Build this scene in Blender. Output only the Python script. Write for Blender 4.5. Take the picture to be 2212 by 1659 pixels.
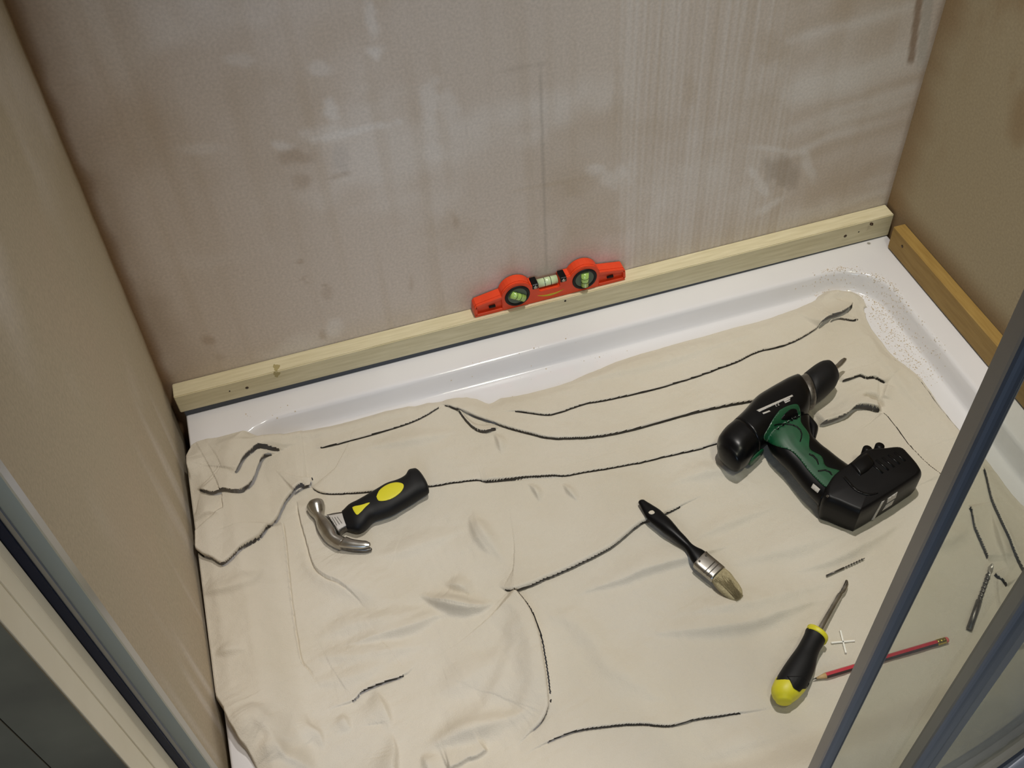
import bpy, bmesh, math, random
import numpy as np
from mathutils import Vector, Matrix
from mathutils.bvhtree import BVHTree

for o in list(bpy.data.objects): bpy.data.objects.remove(o, do_unlink=True)
S = bpy.context.scene
COL = S.collection

# ---------------------------------------------------------------- camera, world, lights, exposure
CAM = np.array([0.24418, -1.13399, 1.17954])
ROT = (0.71489, 0.04833, -0.30026)
FPX = 2224.7
cd = bpy.data.cameras.new('camera'); co = bpy.data.objects.new('camera', cd); COL.objects.link(co)
co.location = CAM; co.rotation_euler = ROT
cd.sensor_fit = 'HORIZONTAL'; cd.sensor_width = 36.0; cd.lens = FPX / 2212 * 36; cd.clip_start = 0.02
S.camera = co
S.view_settings.view_transform = 'Standard'; S.view_settings.look = 'None'
S.view_settings.gamma = 1.0; S.view_settings.use_curve_mapping = False
S.view_settings.exposure = -0.62
w = bpy.data.worlds.new('room_air'); S.world = w; w.use_nodes = True
w.node_tree.nodes['Background'].inputs[0].default_value = (0.55, 0.61, 0.74, 1)
w.node_tree.nodes['Background'].inputs[1].default_value = 0.16

def lamp(name, kind, loc, target, energy, color, size=0.1, spot=None, blend=1.0, sizey=None):
    d = bpy.data.lights.new(name, kind); d.energy = energy; d.color = color
    if kind == 'AREA':
        d.size = size
        if sizey: d.shape = 'RECTANGLE'; d.size_y = sizey
    else: d.shadow_soft_size = size
    if spot: d.spot_size = math.radians(spot); d.spot_blend = blend
    o = bpy.data.objects.new(name, d); COL.objects.link(o); o.location = loc
    o.rotation_euler = (Vector(target) - Vector(loc)).to_track_quat('-Z', 'Y').to_euler()
    return o
# halogen downlight over the tray, second downlight by the door, daylight from the window behind
lamp('downlight_over_shower', 'SPOT', (0.82, -0.12, 2.25), (0.78, -0.48, 0), 160, (1.0, 0.955, 0.89), 0.035, 60, 1.0)
lamp('downlight_by_door', 'SPOT', (0.80, -1.25, 2.35), (0.62, -0.36, 0.0), 150, (1.0, 0.95, 0.88), 0.12, 55, 1.0)
lamp('window_daylight', 'AREA', (-0.5, -3.0, 1.5), (0.9, -0.3, 0.0), 26, (0.60, 0.76, 1.0), 0.8, sizey=1.1)

# ---------------------------------------------------------------- helpers: pixels of the photograph to points at real depth
def eul(rx, ry, rz):
    cx, sx, cy, sy, cz, sz = math.cos(rx), math.sin(rx), math.cos(ry), math.sin(ry), math.cos(rz), math.sin(rz)
    X = np.array([[1,0,0],[0,cx,-sx],[0,sx,cx]]); Y = np.array([[cy,0,sy],[0,1,0],[-sy,0,cy]]); Z = np.array([[cz,-sz,0],[sz,cz,0],[0,0,1]])
    return Z @ Y @ X
RM = eul(*ROT)
def ray(x, y): return RM @ np.array([(x-1106)/FPX, -(y-829.5)/FPX, -1.])
def at(x, y, z=0.):
    d = ray(x, y); return CAM + d*(z-CAM[2])/d[2]
def at_y(x, y, Y=0.):
    d = ray(x, y); return CAM + d*(Y-CAM[1])/d[1]
def at_x(x, y, X=0.):
    d = ray(x, y); return CAM + d*(X-CAM[0])/d[0]
def topx(P):
    q = (P - CAM) @ RM
    return 1106 + FPX*q[..., 0]/-q[..., 2], 829.5 - FPX*q[..., 1]/-q[..., 2]
def crop(x0, y0, s): return lambda x, y: (x0 + x/s, y0 + y/s)

def lin(c):
    if isinstance(c, str): c = [int(c[i:i+2], 16)/255 for i in (0, 2, 4)]
    return tuple(((v/12.92) if v <= 0.04045 else ((v+0.055)/1.055)**2.4) for v in c)

def sstep(a, b, x):
    t = np.clip((x-a)/(b-a), 0, 1); return t*t*(3-2*t)
_rs = np.random.RandomState(7)
_T = _rs.rand(256, 256)
def vnoise(x, y, seed=0):
    x = x + seed*17.31; y = y + seed*9.73
    xi = np.floor(x).astype(int); yi = np.floor(y).astype(int); fx = x-xi; fy = y-yi
    fx = fx*fx*(3-2*fx); fy = fy*fy*(3-2*fy)
    a = _T[xi & 255, yi & 255]; b = _T[(xi+1) & 255, yi & 255]; c = _T[xi & 255, (yi+1) & 255]; d = _T[(xi+1) & 255, (yi+1) & 255]
    return (a*(1-fx)+b*fx)*(1-fy) + (c*(1-fx)+d*fx)*fy - 0.5
def fbm(x, y, seed=0, n=4):
    r = 0; a = 1
    for i in range(n): r = r + a*vnoise(x*2**i, y*2**i, seed+i); a *= .5
    return r

def mat(name, col, rough=0.5, metal=0.0, var=0.0, vscale=30, stretch=(1,1,1), bump=0.0, bscale=200, col2=None, coat=0, spec=0.5, attr=False, subs=0):
    m = bpy.data.materials.new(name); m.use_nodes = True; nt = m.node_tree; b = nt.nodes['Principled BSDF']
    c = lin(col); b.inputs['Base Color'].default_value = (*c, 1); b.inputs['Roughness'].default_value = rough; b.inputs['Metallic'].default_value = metal
    b.inputs['Specular IOR Level'].default_value = spec
    if coat: b.inputs['Coat Weight'].default_value = coat; b.inputs['Coat Roughness'].default_value = .12
    tc = nt.nodes.new('ShaderNodeTexCoord'); mp = nt.nodes.new('ShaderNodeMapping'); mp.inputs['Scale'].default_value = stretch
    nt.links.new(tc.outputs['Object'], mp.inputs[0])
    src = None
    if attr:
        a = nt.nodes.new('ShaderNodeVertexColor'); a.layer_name = 'tint'; src = a.outputs[0]
    if var > 0:
        n = nt.nodes.new('ShaderNodeTexNoise'); n.inputs['Scale'].default_value = vscale; n.inputs['Detail'].default_value = 6
        nt.links.new(mp.outputs[0], n.inputs['Vector'])
        r = nt.nodes.new('ShaderNodeValToRGB')
        c2 = lin(col2) if col2 else tuple(v*.6 for v in c)
        r.color_ramp.elements[0].position = .5-var/2; r.color_ramp.elements[1].position = .5+var/2
        if attr:
            r.color_ramp.elements[0].color = (.8,.8,.8,1); r.color_ramp.elements[1].color = (1,1,1,1)
            mx = nt.nodes.new('ShaderNodeMix'); mx.data_type = 'RGBA'; mx.blend_type = 'MULTIPLY'; mx.inputs[0].default_value = 1
            nt.links.new(src, mx.inputs[6]); nt.links.new(n.outputs[0], r.inputs[0]); nt.links.new(r.outputs[0], mx.inputs[7]); src = mx.outputs[2]
        else:
            r.color_ramp.elements[0].color = (*c2, 1); r.color_ramp.elements[1].color = (*c, 1)
            nt.links.new(n.outputs[0], r.inputs[0]); src = r.outputs[0]
    if src: nt.links.new(src, b.inputs['Base Color'])
    if bump > 0:
        n = nt.nodes.new('ShaderNodeTexNoise'); n.inputs['Scale'].default_value = bscale; n.inputs['Detail'].default_value = 4
        nt.links.new(mp.outputs[0], n.inputs['Vector'])
        bp = nt.nodes.new('ShaderNodeBump'); bp.inputs['Strength'].default_value = bump; bp.inputs['Distance'].default_value = .001
        nt.links.new(n.outputs[0], bp.inputs['Height']); nt.links.new(bp.outputs[0], b.inputs['Normal'])
    return m

def link(name, me, m=None, parent=None, smooth=False):
    o = bpy.data.objects.new(name, me); COL.objects.link(o)
    if m:
        for k in (m if isinstance(m, (list, tuple)) else [m]): me.materials.append(k)
    if parent: o.parent = parent; o.matrix_parent_inverse = Matrix.Identity(4); o.location = -Vector(parent.location)
    if smooth: me.shade_smooth()
    return o
def obj(name, verts, faces, m=None, parent=None, smooth=False):
    me = bpy.data.meshes.new(name); me.from_pydata([tuple(map(float, v)) for v in verts], [], [tuple(f) for f in faces]); me.update()
    bm = bmesh.new(); bm.from_mesh(me); bmesh.ops.recalc_face_normals(bm, faces=bm.faces); bm.to_mesh(me); bm.free()
    return link(name, me, m, parent, smooth)
def bmobj(name, bm, m=None, parent=None, smooth=False):
    bmesh.ops.recalc_face_normals(bm, faces=bm.faces)
    me = bpy.data.meshes.new(name); bm.to_mesh(me); bm.free(); return link(name, me, m, parent, smooth)
def thing(name, label, cat, loc, group=None):
    o = bpy.data.objects.new(name, None); COL.objects.link(o); o.location = loc; o.empty_display_size = .03
    tag(o, label, cat, group); return o
def tag(o, label, cat, group=None):
    o['label'] = label; o['category'] = cat
    if group: o['group'] = group
    return o
def struct(o): o['kind'] = 'structure'; return o

def gridmesh(P, keep=None, flip=False):
    """P (n,m,3) grid of points to a mesh; keep (n-1,m-1) cell mask"""
    n, m = P.shape[:2]; idx = np.arange(n*m).reshape(n, m)
    q = np.stack([idx[:-1, :-1], idx[1:, :-1], idx[1:, 1:], idx[:-1, 1:]], -1)
    q = q[keep] if keep is not None else q.reshape(-1, 4)
    if flip: q = q[:, ::-1]
    used = np.zeros(n*m, bool); used[q.ravel()] = True
    rm = np.cumsum(used)-1; V = P.reshape(-1, 3)[used]; q = rm[q]
    me = bpy.data.meshes.new('sheet'); me.vertices.add(len(V)); me.vertices.foreach_set('co', V.astype(np.float32).ravel())
    me.loops.add(q.size); me.loops.foreach_set('vertex_index', q.ravel().astype(np.int32))
    me.polygons.add(len(q)); me.polygons.foreach_set('loop_start', (np.arange(len(q))*4).astype(np.int32))
    me.update(calc_edges=True); me.validate()
    return me, used
def box_bm(bm, lo, hi, bev=0.0, seg=2):
    r = bmesh.ops.create_cube(bm, size=1.0); vs = r['verts']
    for v in vs: v.co = Vector([lo[i] + (v.co[i]+.5)*(hi[i]-lo[i]) for i in range(3)])
    if bev:
        es = {e for v in vs for e in v.link_edges}
        bmesh.ops.bevel(bm, geom=list(es), offset=bev, segments=seg, affect='EDGES', profile=.5)
def box(name, lo, hi, m, parent=None, bev=0.0, smooth=False):
    bm = bmesh.new(); box_bm(bm, lo, hi, bev); return bmobj(name, bm, m, parent, smooth)

def crs(pts, k=6):
    """Catmull-Rom resampling of rows"""
    P = np.array(pts, float); n = len(P)
    if n < 3: return np.array([P[0]*(1-t)+P[-1]*t for t in np.linspace(0, 1, k+1)])
    Q = np.vstack([2*P[0]-P[1], P, 2*P[-1]-P[-2]]); out = []
    for i in range(n-1):
        a, b, c, d = Q[i:i+4]
        for t in np.arange(k)/k:
            out.append(.5*((2*b)+(-a+c)*t+(2*a-5*b+4*c-d)*t*t+(-a+3*b-3*c+d)*t**3))
    out.append(P[-1]); return np.array(out)

def loft(name, rings, m, parent=None, smooth=True, cap=True):
    """rings: list of (k,3)"""
    k = len(rings[0]); V = [p for r in rings for p in r]; F = []
    for i in range(len(rings)-1):
        for j in range(k): F.append((i*k+j, i*k+(j+1) % k, (i+1)*k+(j+1) % k, (i+1)*k+j))
    if cap: F.append(tuple(range(k))); F.append(tuple((len(rings)-1)*k+j for j in range(k)))
    return obj(name, V, F, m, parent, smooth)
def sring(c, u, v, a, b, e=2.0, k=28):
    """superellipse ring: centre c, axes u,v (unit), half sizes a,b, exponent e"""
    out = []
    for j in range(k):
        t = 2*math.pi*j/k; ct, st = math.cos(t), math.sin(t)
        out.append(np.array(c) + u*a*math.copysign(abs(ct)**(2/e), ct) + v*b*math.copysign(abs(st)**(2/e), st))
    return out
UP = np.array([0, 0, 1.])
def pairloft(name, T, pairs, zc, hh, m, parent=None, e=2.4, round0=0.0, round1=0.0, sub=5, k=28):
    """pairs of pixel points (edge, edge) at plane height zc (scalar or per pair), half heights hh"""
    n = len(pairs); zc = np.full(n, zc) if np.isscalar(zc) else np.array(zc, float); hh = np.full(n, hh) if np.isscalar(hh) else np.array(hh, float)
    rows = []
    for (a, b), z, h in zip(pairs, zc, hh):
        A = at(*T(*a), z); B = at(*T(*b), z); rows.append(np.concatenate([A, B, [h]]))
    R = crs(rows, sub)
    secs = [((r[:3]+r[3:6])/2, r[3:6]-r[:3], r[6]) for r in R]
    def endcap(sec, nxt, L):
        c, d, h = sec; ax = c-nxt[0]; ax = ax/np.linalg.norm(ax); out = []
        for t in (.3, .55, .75, .9, .98): out.append((c+ax*L*t, d*math.sqrt(1-t*t), h*math.sqrt(1-t*t)))
        return out
    if round0: secs = endcap(secs[0], secs[1], round0)[::-1] + secs
    if round1: secs = secs + endcap(secs[-1], secs[-2], round1)
    rings = []
    for c, d, h in secs:
        L = np.linalg.norm(d); rings.append(sring(c, d/L, UP, L/2, h, e, k))
    return loft(name, rings, m, parent)
def tube(name, pts, rad, m, parent=None, k=12, smooth=True, cap=True):
    pts = [np.array(p, float) for p in pts]; n = len(pts); rings = []
    rad = [rad]*n if np.isscalar(rad) else rad
    for i in range(n):
        t = pts[min(i+1, n-1)]-pts[max(i-1, 0)]; t /= np.linalg.norm(t)
        u = np.cross(t, UP if abs(t[2]) < .9 else np.array([1., 0, 0])); u /= np.linalg.norm(u); v = np.cross(u, t)
        rings.append(sring(pts[i], u, v, rad[i], rad[i], 2, k))
    return loft(name, rings, m, parent, smooth, cap)

def patch(name, T, poly, target, m, parent=None, off=0.0006, smooth_poly=True, step=0.0022, thick=0.0012):
    """thin inlay or sticker laid on the surface of the target mesh(es): outline in pixels, every point found by a ray"""
    bv = []
    for t in (target if isinstance(target, (list, tuple)) else [target]):
        b = bmesh.new(); b.from_mesh(t.data); mw = Matrix.Translation(Vector(t.location) + (Vector(t.parent.location) if t.parent else Vector())); b.transform(mw); bmesh.ops.triangulate(b, faces=b.faces)
        bv.append(BVHTree.FromBMesh(b)); b.free()
    P = [T(*p) for p in poly]
    if smooth_poly: P = [tuple(q) for q in crs(P+[P[0]], 5)[:-1]]
    bm = bmesh.new(); vs = [bm.verts.new((p[0], p[1], 0)) for p in P]
    bm.faces.new(vs)
    stepx = step*1250
    xs = [p[0] for p in P]; ys = [p[1] for p in P]
    for ax, lo, hi in ((0, min(xs), max(xs)), (1, min(ys), max(ys))):
        c = lo+stepx
        while c < hi:
            no = (1, 0, 0) if ax == 0 else (0, 1, 0); pc = (c, 0, 0) if ax == 0 else (0, c, 0)
            bmesh.ops.bisect_plane(bm, geom=bm.verts[:]+bm.edges[:]+bm.faces[:], plane_co=pc, plane_no=no); c += stepx
    bmesh.ops.triangulate(bm, faces=bm.faces)
    O = Vector(CAM); last = None; depth = {}
    for v in bm.verts:
        d = Vector(ray(v.co.x, v.co.y)).normalized(); best = None
        for b in bv:
            h = b.ray_cast(O, d)
            if h[0] is not None and (best is None or h[3] < best): best = h[3]
        depth[v] = (d, best)
    for v in bm.verts:
        d, best = depth[v]
        if best is None:
            nb = min((u for u in bm.verts if depth[u][1] is not None), key=lambda u: (u.co-v.co).length, default=None) if last is None or True else None
            best = depth[nb][1] if nb is not None else 1.2
        depth[v] = (d, best)
    for v in bm.verts:
        d, best = depth[v]; v.co = O + d*(best-off)
    # give it thickness
    r = bmesh.ops.extrude_face_region(bm, geom=bm.faces[:])
    for g in r['geom']:
        if isinstance(g, bmesh.types.BMVert): g.co += (g.co-O).normalized()*thick
    return bmobj(name, bm, m, parent, True)

# ---------------------------------------------------------------- materials
M = {}
M['plaster'] = mat('bare_plaster', 'c0ac9c', .85, attr=True, var=.5, vscale=260, bump=.25, bscale=60)
M['plaster_plain'] = mat('bare_plaster_plain', 'b09c8a', .9, var=.6, vscale=5)
M['acrylic'] = mat('white_acrylic', 'e6e4e6', .12, var=.3, vscale=4, col2='e0dee0', coat=.4)
M['cloth'] = mat('cotton_dust_sheet', 'd6cfc2', .92, var=.7, vscale=7, col2='cbc2b0', bump=.6, bscale=650, spec=.15)
M['pine'] = mat('pale_pine', 'e2d8b8', .65, var=.6, vscale=22, stretch=(.8, 9, 9), col2='c8bc96', bump=.15)
M['pine_dark'] = mat('orange_pine', 'a98a4a', .6, var=.6, vscale=22, stretch=(9, .8, 9), col2='8c6c30', bump=.15)
M['knot'] = mat('pine_knot', 'aa9c6c', .6)
M['hole'] = mat('dark_hole', '1a1410', .9)
M['screw'] = mat('dark_screw_head', '4a3a2a', .4, .6)
M['orange'] = mat('orange_enamel', 'e8481c', .45, var=.5, vscale=40, col2='dc4018')
M['black_rubber'] = mat('black_rubber', '0e0e10', .55, spec=.3)
M['black_plastic'] = mat('black_plastic', '08080a', .3, spec=.25)
M['black_matt'] = mat('black_battery_plastic', '0a090b', .42, spec=.22)
M['green_rubber'] = mat('green_rubber', '0d5030', .42, var=.4, vscale=60, col2='0a4226', coat=.3)
M['yellow'] = mat('yellow_plastic', 'dcd32c', .45)
M['steel'] = mat('polished_steel', 'bcb9b2', .27, 1.0, var=.4, vscale=60, col2='9a968e')
M['dark_steel'] = mat('dark_tool_steel', '7c7872', .38, .85, var=.4, vscale=200, col2='5c5853')
M['sticker'] = mat('white_sticker', 'bdb8b2', .5)
M['ink'] = mat('grey_print', '5a5854', .6)
M['vial'] = mat('green_vial_acrylic', 'a9cc6a', .15, coat=.5)
M['vial_pale'] = mat('pale_vial_block', 'cfe0b2', .2, coat=.5)
M['vial_dark'] = mat('dark_vial_bed', '4a5a4a', .3)
M['yellow_print'] = mat('yellow_green_print', 'c0b022', .5)
M['bristle'] = mat('dusty_bristle', 'b5a986', .8, var=.6, vscale=400, col2='8a7d5a')
M['pencil_red'] = mat('red_lacquer', 'b8152c', .3, coat=.3)
M['pencil_black'] = mat('black_lacquer', '2a1016', .3, coat=.3)
M['pencil_wood'] = mat('sharpened_wood', 'c9a878', .6)
M['brass'] = mat('brass_ferrule', 'c2ad50', .25, 1.0)
M['eraser'] = mat('pink_eraser', 'd9655f', .7)
M['white_plastic'] = mat('white_spacer_plastic', 'f2f0e8', .4)
M['alu'] = mat('satin_aluminium', '9a9892', .35, .55, var=.3, vscale=3, col2='85827e')
M['chrome'] = mat('polished_aluminium', 'a6a8ac', .28, 1.0)
M['alu_dark'] = mat('dark_channel', '1c2440', .3, .6)
M['cream'] = mat('cream_painted_trim', 'fbf4de', .5, var=.4, vscale=12, col2='f2e9d0')
M['dark_wall'] = mat('dark_painted_wall', '7c745c', .7, var=.5, vscale=9, col2='564e3e')
M['floor'] = mat('blue_grey_floor', '7c828c', .5, var=.5, vscale=10, col2='70767e')
M['seal'] = mat('grey_translucent_seal', '8e9288', .35)
M['gap'] = mat('dark_gap_shade', '4c5058', .8)  # shade of the gap below the back batten, as a dark colour
M['dust'] = mat('plaster_crumbs', 'cdb998', .9)

def glass_mat():
    m = bpy.data.materials.new('toughened_glass'); m.use_nodes = True; nt = m.node_tree; nt.nodes.clear()
    out = nt.nodes.new('ShaderNodeOutputMaterial'); mx = nt.nodes.new('ShaderNodeMixShader'); tr = nt.nodes.new('ShaderNodeBsdfTransparent'); gl = nt.nodes.new('ShaderNodeBsdfGlossy')
    tr.inputs[0].default_value = (.885, .895, .855, 1); gl.inputs['Roughness'].default_value = .02
    lw = nt.nodes.new('ShaderNodeLayerWeight'); lw.inputs[0].default_value = .5
    pw = nt.nodes.new('ShaderNodeMath'); pw.operation = 'POWER'; pw.inputs[1].default_value = 5
    fr = nt.nodes.new('ShaderNodeMath'); fr.operation = 'MULTIPLY_ADD'; fr.inputs[1].default_value = .6; fr.inputs[2].default_value = .03
    nt.links.new(lw.outputs['Facing'], pw.inputs[0]); nt.links.new(pw.outputs[0], fr.inputs[0])
    nt.links.new(fr.outputs[0], mx.inputs[0]); nt.links.new(tr.outputs[0], mx.inputs[1]); nt.links.new(gl.outputs[0], mx.inputs[2]); nt.links.new(mx.outputs[0], out.inputs[0])
    return m
M['glass'] = glass_mat()

# ---------------------------------------------------------------- walls
W = 1.2
def paint(px, py, col, feats):
    for f in feats:
        cx, cy, rx, ry, ang, c, a = f
        t = math.radians(ang); dx = px-cx; dy = py-cy
        u = (dx*math.cos(t)+dy*math.sin(t))/rx; v = (-dx*math.sin(t)+dy*math.cos(t))/ry
        r = np.sqrt(u*u+v*v) + .7*fbm(px/22., py/22., 3)
        k = (a*(.55 if c in (BRN, TAN, '96836e') else .8)*(1-sstep(.35, 1.25, r)))[..., None]
        col[:] = col*(1-k) + np.array(lin(c))*k
def wall_mesh(name, P, colfun, back, flip=False):
    me, used = gridmesh(P, flip=flip)
    c = np.ones((P.shape[0]*P.shape[1], 4), np.float32); c[:, :3] = colfun(P).reshape(-1, 3)
    ca = me.color_attributes.new('tint', 'FLOAT_COLOR', 'POINT'); ca.data.foreach_set('color', c[used].ravel())
    bm = bmesh.new(); bm.from_mesh(me)
    n0 = len(bm.faces); r = bmesh.ops.create_cube(bm, size=1.0)
    for v in r['verts']: v.co = Vector([back[0][i] + (v.co[i]+.5)*(back[1][i]-back[0][i]) for i in range(3)])
    lay = bm.verts.layers.float_color.get('tint')
    if lay:
        for v in r['verts']: v[lay] = (*lin('b09c8a'), 1)
    bm.to_mesh(me); bm.free()
    o = link(name, me, M['plaster'], None, True); struct(o); return o
zs = np.concatenate([np.arange(-.16, .80, .004), np.arange(.8, 2.31, .05)])
BASE = 'dfd2c8'; LIGHT = 'f6f1ef'; TAN = 'c6b29b'; BRN = '9c7c58'
def back_col(P):
    px, py = topx(P); x = P[..., 0]; z = P[..., 2]
    col = np.ones(P.shape)*np.array(lin(BASE))
    def mixc(c, k):
        k = np.clip(k, 0, 1)[..., None]; col[:] = col*(1-k)+np.array(lin(c))*k
    mixc(TAN, .45*sstep(.0, .5, fbm(x*7, z*5, 1)))
    mixc(LIGHT, .45*sstep(.0, .55, fbm(x*6, z*9, 5)))
    mixc(TAN, .22*sstep(.05, .5, vnoise(x*60, z*3, 8)))
    # combed vertical trowel lines right of the middle
    reg = sstep(1290, 1380, px)*(1-sstep(1680, 1740, px))*(1-sstep(520, 700, py))
    st = np.sin(x*2*math.pi/.0105 + 9*fbm(x*5, z*1.5, 2)) + 2.2*vnoise(x*150, z*2.2, 4)
    mixc(LIGHT, reg*.30*sstep(-.2, 1.4, st)); mixc(TAN, reg*.24*sstep(-.2, 1.4, -st))
    # sweeping trowel marks at the right end
    reg = sstep(1640, 1760, px)*(1-sstep(470, 560, py))
    q = z*1.0 - x*.10 + .02*fbm(x*6, z*6, 9)
    st = vnoise(q*62, x*1.8, 6)*2
    mixc(LIGHT, reg*.42*sstep(-.1, .8, st)); mixc(TAN, reg*.30*sstep(-.1, .8, -st))
    # damp brown edge in both corners
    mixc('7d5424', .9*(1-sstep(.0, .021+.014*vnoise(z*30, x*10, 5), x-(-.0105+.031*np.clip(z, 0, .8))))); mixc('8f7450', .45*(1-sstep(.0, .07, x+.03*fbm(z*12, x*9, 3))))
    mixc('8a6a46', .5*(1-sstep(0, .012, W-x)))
    F = [(812,112,26,18,-10,LIGHT,.8),(800,40,16,48,-8,LIGHT,.6),(715,240,20,28,0,LIGHT,.75),(735,345,20,34,0,'d8d0cc',.8),(770,283,110,10,-12,LIGHT,.75),
         (690,290,60,22,-10,LIGHT,.45),(610,315,26,12,0,LIGHT,.6),(690,150,26,18,0,LIGHT,.5),(520,130,40,14,0,LIGHT,.4),(425,320,60,16,-6,LIGHT,.35),
         (635,340,38,20,0,BRN,.55),(648,388,24,20,0,BRN,.5),(730,380,26,5,-15,BRN,.5),(930,220,22,60,0,LIGHT,.5),(960,225,30,30,0,LIGHT,.45),(935,330,40,26,0,LIGHT,.3),
         (697,722,9,16,20,BRN,.6),(720,705,26,20,-30,LIGHT,.55),(707,632,12,22,0,BRN,.35),(648,566,9,4,-35,BRN,.7),(655,602,9,4,-35,BRN,.7),(662,612,9,4,-35,BRN,.6),(702,614,9,4,-10,BRN,.6),
         (450,735,14,10,0,BRN,.6),(478,772,14,10,0,BRN,.35),(985,478,10,18,0,BRN,.55),(980,500,60,55,0,TAN,.45),(888,615,6,24,0,BRN,.4),
         (1290,365,26,16,-10,LIGHT,.6),(1330,385,40,28,0,LIGHT,.5),(1255,400,50,26,-30,TAN,.5),(1690,372,42,44,20,'96836e',.75),(1640,395,12,40,-35,LIGHT,.6),(1670,440,46,10,-30,LIGHT,.6),(1745,360,14,46,-15,LIGHT,.5),(1665,322,60,8,5,LIGHT,.6),
         (1670,110,50,46,0,TAN,.6),(1640,230,60,40,0,TAN,.4),(1335,200,12,60,0,TAN,.5),(1490,190,14,50,0,TAN,.5),(1500,400,160,60,0,LIGHT,.22),
         (1130,145,60,6,-12,'8a7c6c',.2),(1180,400,90,5,-10,TAN,.5),(1430,280,60,40,10,TAN,.35),(1850,250,120,16,-14,LIGHT,.35)]
    paint(px, py, col, F)
    # pencil line and filled chase
    d = np.abs(px-(1166+(py-140)*.033)); mixc('8f867c', .30*(1-sstep(.6, 1.8, d))*sstep(130, 180, py)*(1-sstep(560, 600, py)))
    d = np.abs(px-(1986-(py)*.14)); mixc('8c6c4c', .7*(1-sstep(5, 10, d))*(1-sstep(128, 146, py)))
    d = np.abs(px-(2006-(py)*.12)); mixc('c4beb6', .6*(1-sstep(8, 13, d))*(1-sstep(118, 170, py)))
    return col
xs = np.arange(-.02, W+.0001, .004)
P = np.zeros((len(xs), len(zs), 3)); P[..., 0] = xs[:, None]; P[..., 2] = zs[None]
wall_mesh('wall_back', P, back_col, ((-.1, .002, -.16), (W+.1, .1, 2.3)), flip=True)
ys = np.arange(0, -.757, -.0045)
def left_col(P):
    y = P[..., 1]; z = P[..., 2]; px, py = topx(P)
    col = np.ones(P.shape)*np.array(lin('bfb29a'))
    def mixc(c, k):
        k = np.clip(k, 0, 1)[..., None]; col[:] = col*(1-k)+np.array(lin(c))*k
    mixc(TAN, .35*sstep(.0, .6, fbm(y*5, z*4, 11))); mixc(LIGHT, .3*sstep(.0, .6, fbm(y*6, z*3, 15)))
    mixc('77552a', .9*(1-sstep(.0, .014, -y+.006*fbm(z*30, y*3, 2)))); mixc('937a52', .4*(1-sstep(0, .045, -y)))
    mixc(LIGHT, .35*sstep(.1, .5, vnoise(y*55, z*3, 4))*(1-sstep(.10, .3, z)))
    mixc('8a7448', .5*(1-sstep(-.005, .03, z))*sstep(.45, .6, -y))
    return col
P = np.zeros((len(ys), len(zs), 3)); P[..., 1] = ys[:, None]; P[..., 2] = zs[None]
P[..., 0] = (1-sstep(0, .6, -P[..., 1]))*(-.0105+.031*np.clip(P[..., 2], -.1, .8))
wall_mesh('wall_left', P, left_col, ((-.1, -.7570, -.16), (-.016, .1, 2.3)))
ys = np.arange(0, -1.0001, -.005)
def right_col(P):
    y = P[..., 1]; z = P[..., 2]
    col = np.ones(P.shape)*np.array(lin('b3a487'))
    def mixc(c, k):
        k = np.clip(k, 0, 1)[..., None]; col[:] = col*(1-k)+np.array(lin(c))*k
    mixc('96764a', .5*sstep(.0, .6, fbm(y*6, z*4, 21))); mixc('92744c', .5*sstep(.15, .6, fbm(y*14, z*8, 25)))
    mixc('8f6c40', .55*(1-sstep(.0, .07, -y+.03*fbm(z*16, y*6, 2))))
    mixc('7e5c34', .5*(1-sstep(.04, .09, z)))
    return col
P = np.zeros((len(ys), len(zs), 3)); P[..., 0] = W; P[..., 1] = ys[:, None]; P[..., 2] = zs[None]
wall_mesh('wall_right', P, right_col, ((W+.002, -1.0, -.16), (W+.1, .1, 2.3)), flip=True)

struct(box('floor', (-1.2, -2.6, -.2), (2.2, .1, -.16), M['floor']))

# end of the stud wall that faces the room (dark board with one joint) and the cream trim on its edge
wf = bmesh.new(); box_bm(wf, (-.0255, -.7592, -.16), (.0172, -.7576, 2.3), .0004); box_bm(wf, (-.6, -.7592, -.16), (-.0265, -.7576, 2.3), .0004); box_bm(wf, (-.6, -.7574, -.16), (-.11, -.70, 2.3))
struct(bmobj('wall_front', wf, M['dark_wall']))
def at_line(q, x): return at_x(q[0], q[1], x)
YC0 = -.700; YC1 = -.757
tr = bmesh.new()
yy = [YC0, -.7135, -.731, YC1]
for i in range(3):
    box_bm(tr, (0.0005, yy[i+1]+.0004, -.16), (0.0175+(.0006 if i == 1 else 0), yy[i]-.0004, 2.3), .0008)
box_bm(tr, (0.0005, YC1+.001, -.16), (0.0150, YC0-.001, 2.3))
struct(bmobj('trim_1', tr, M['cream'], None, False))

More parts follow.
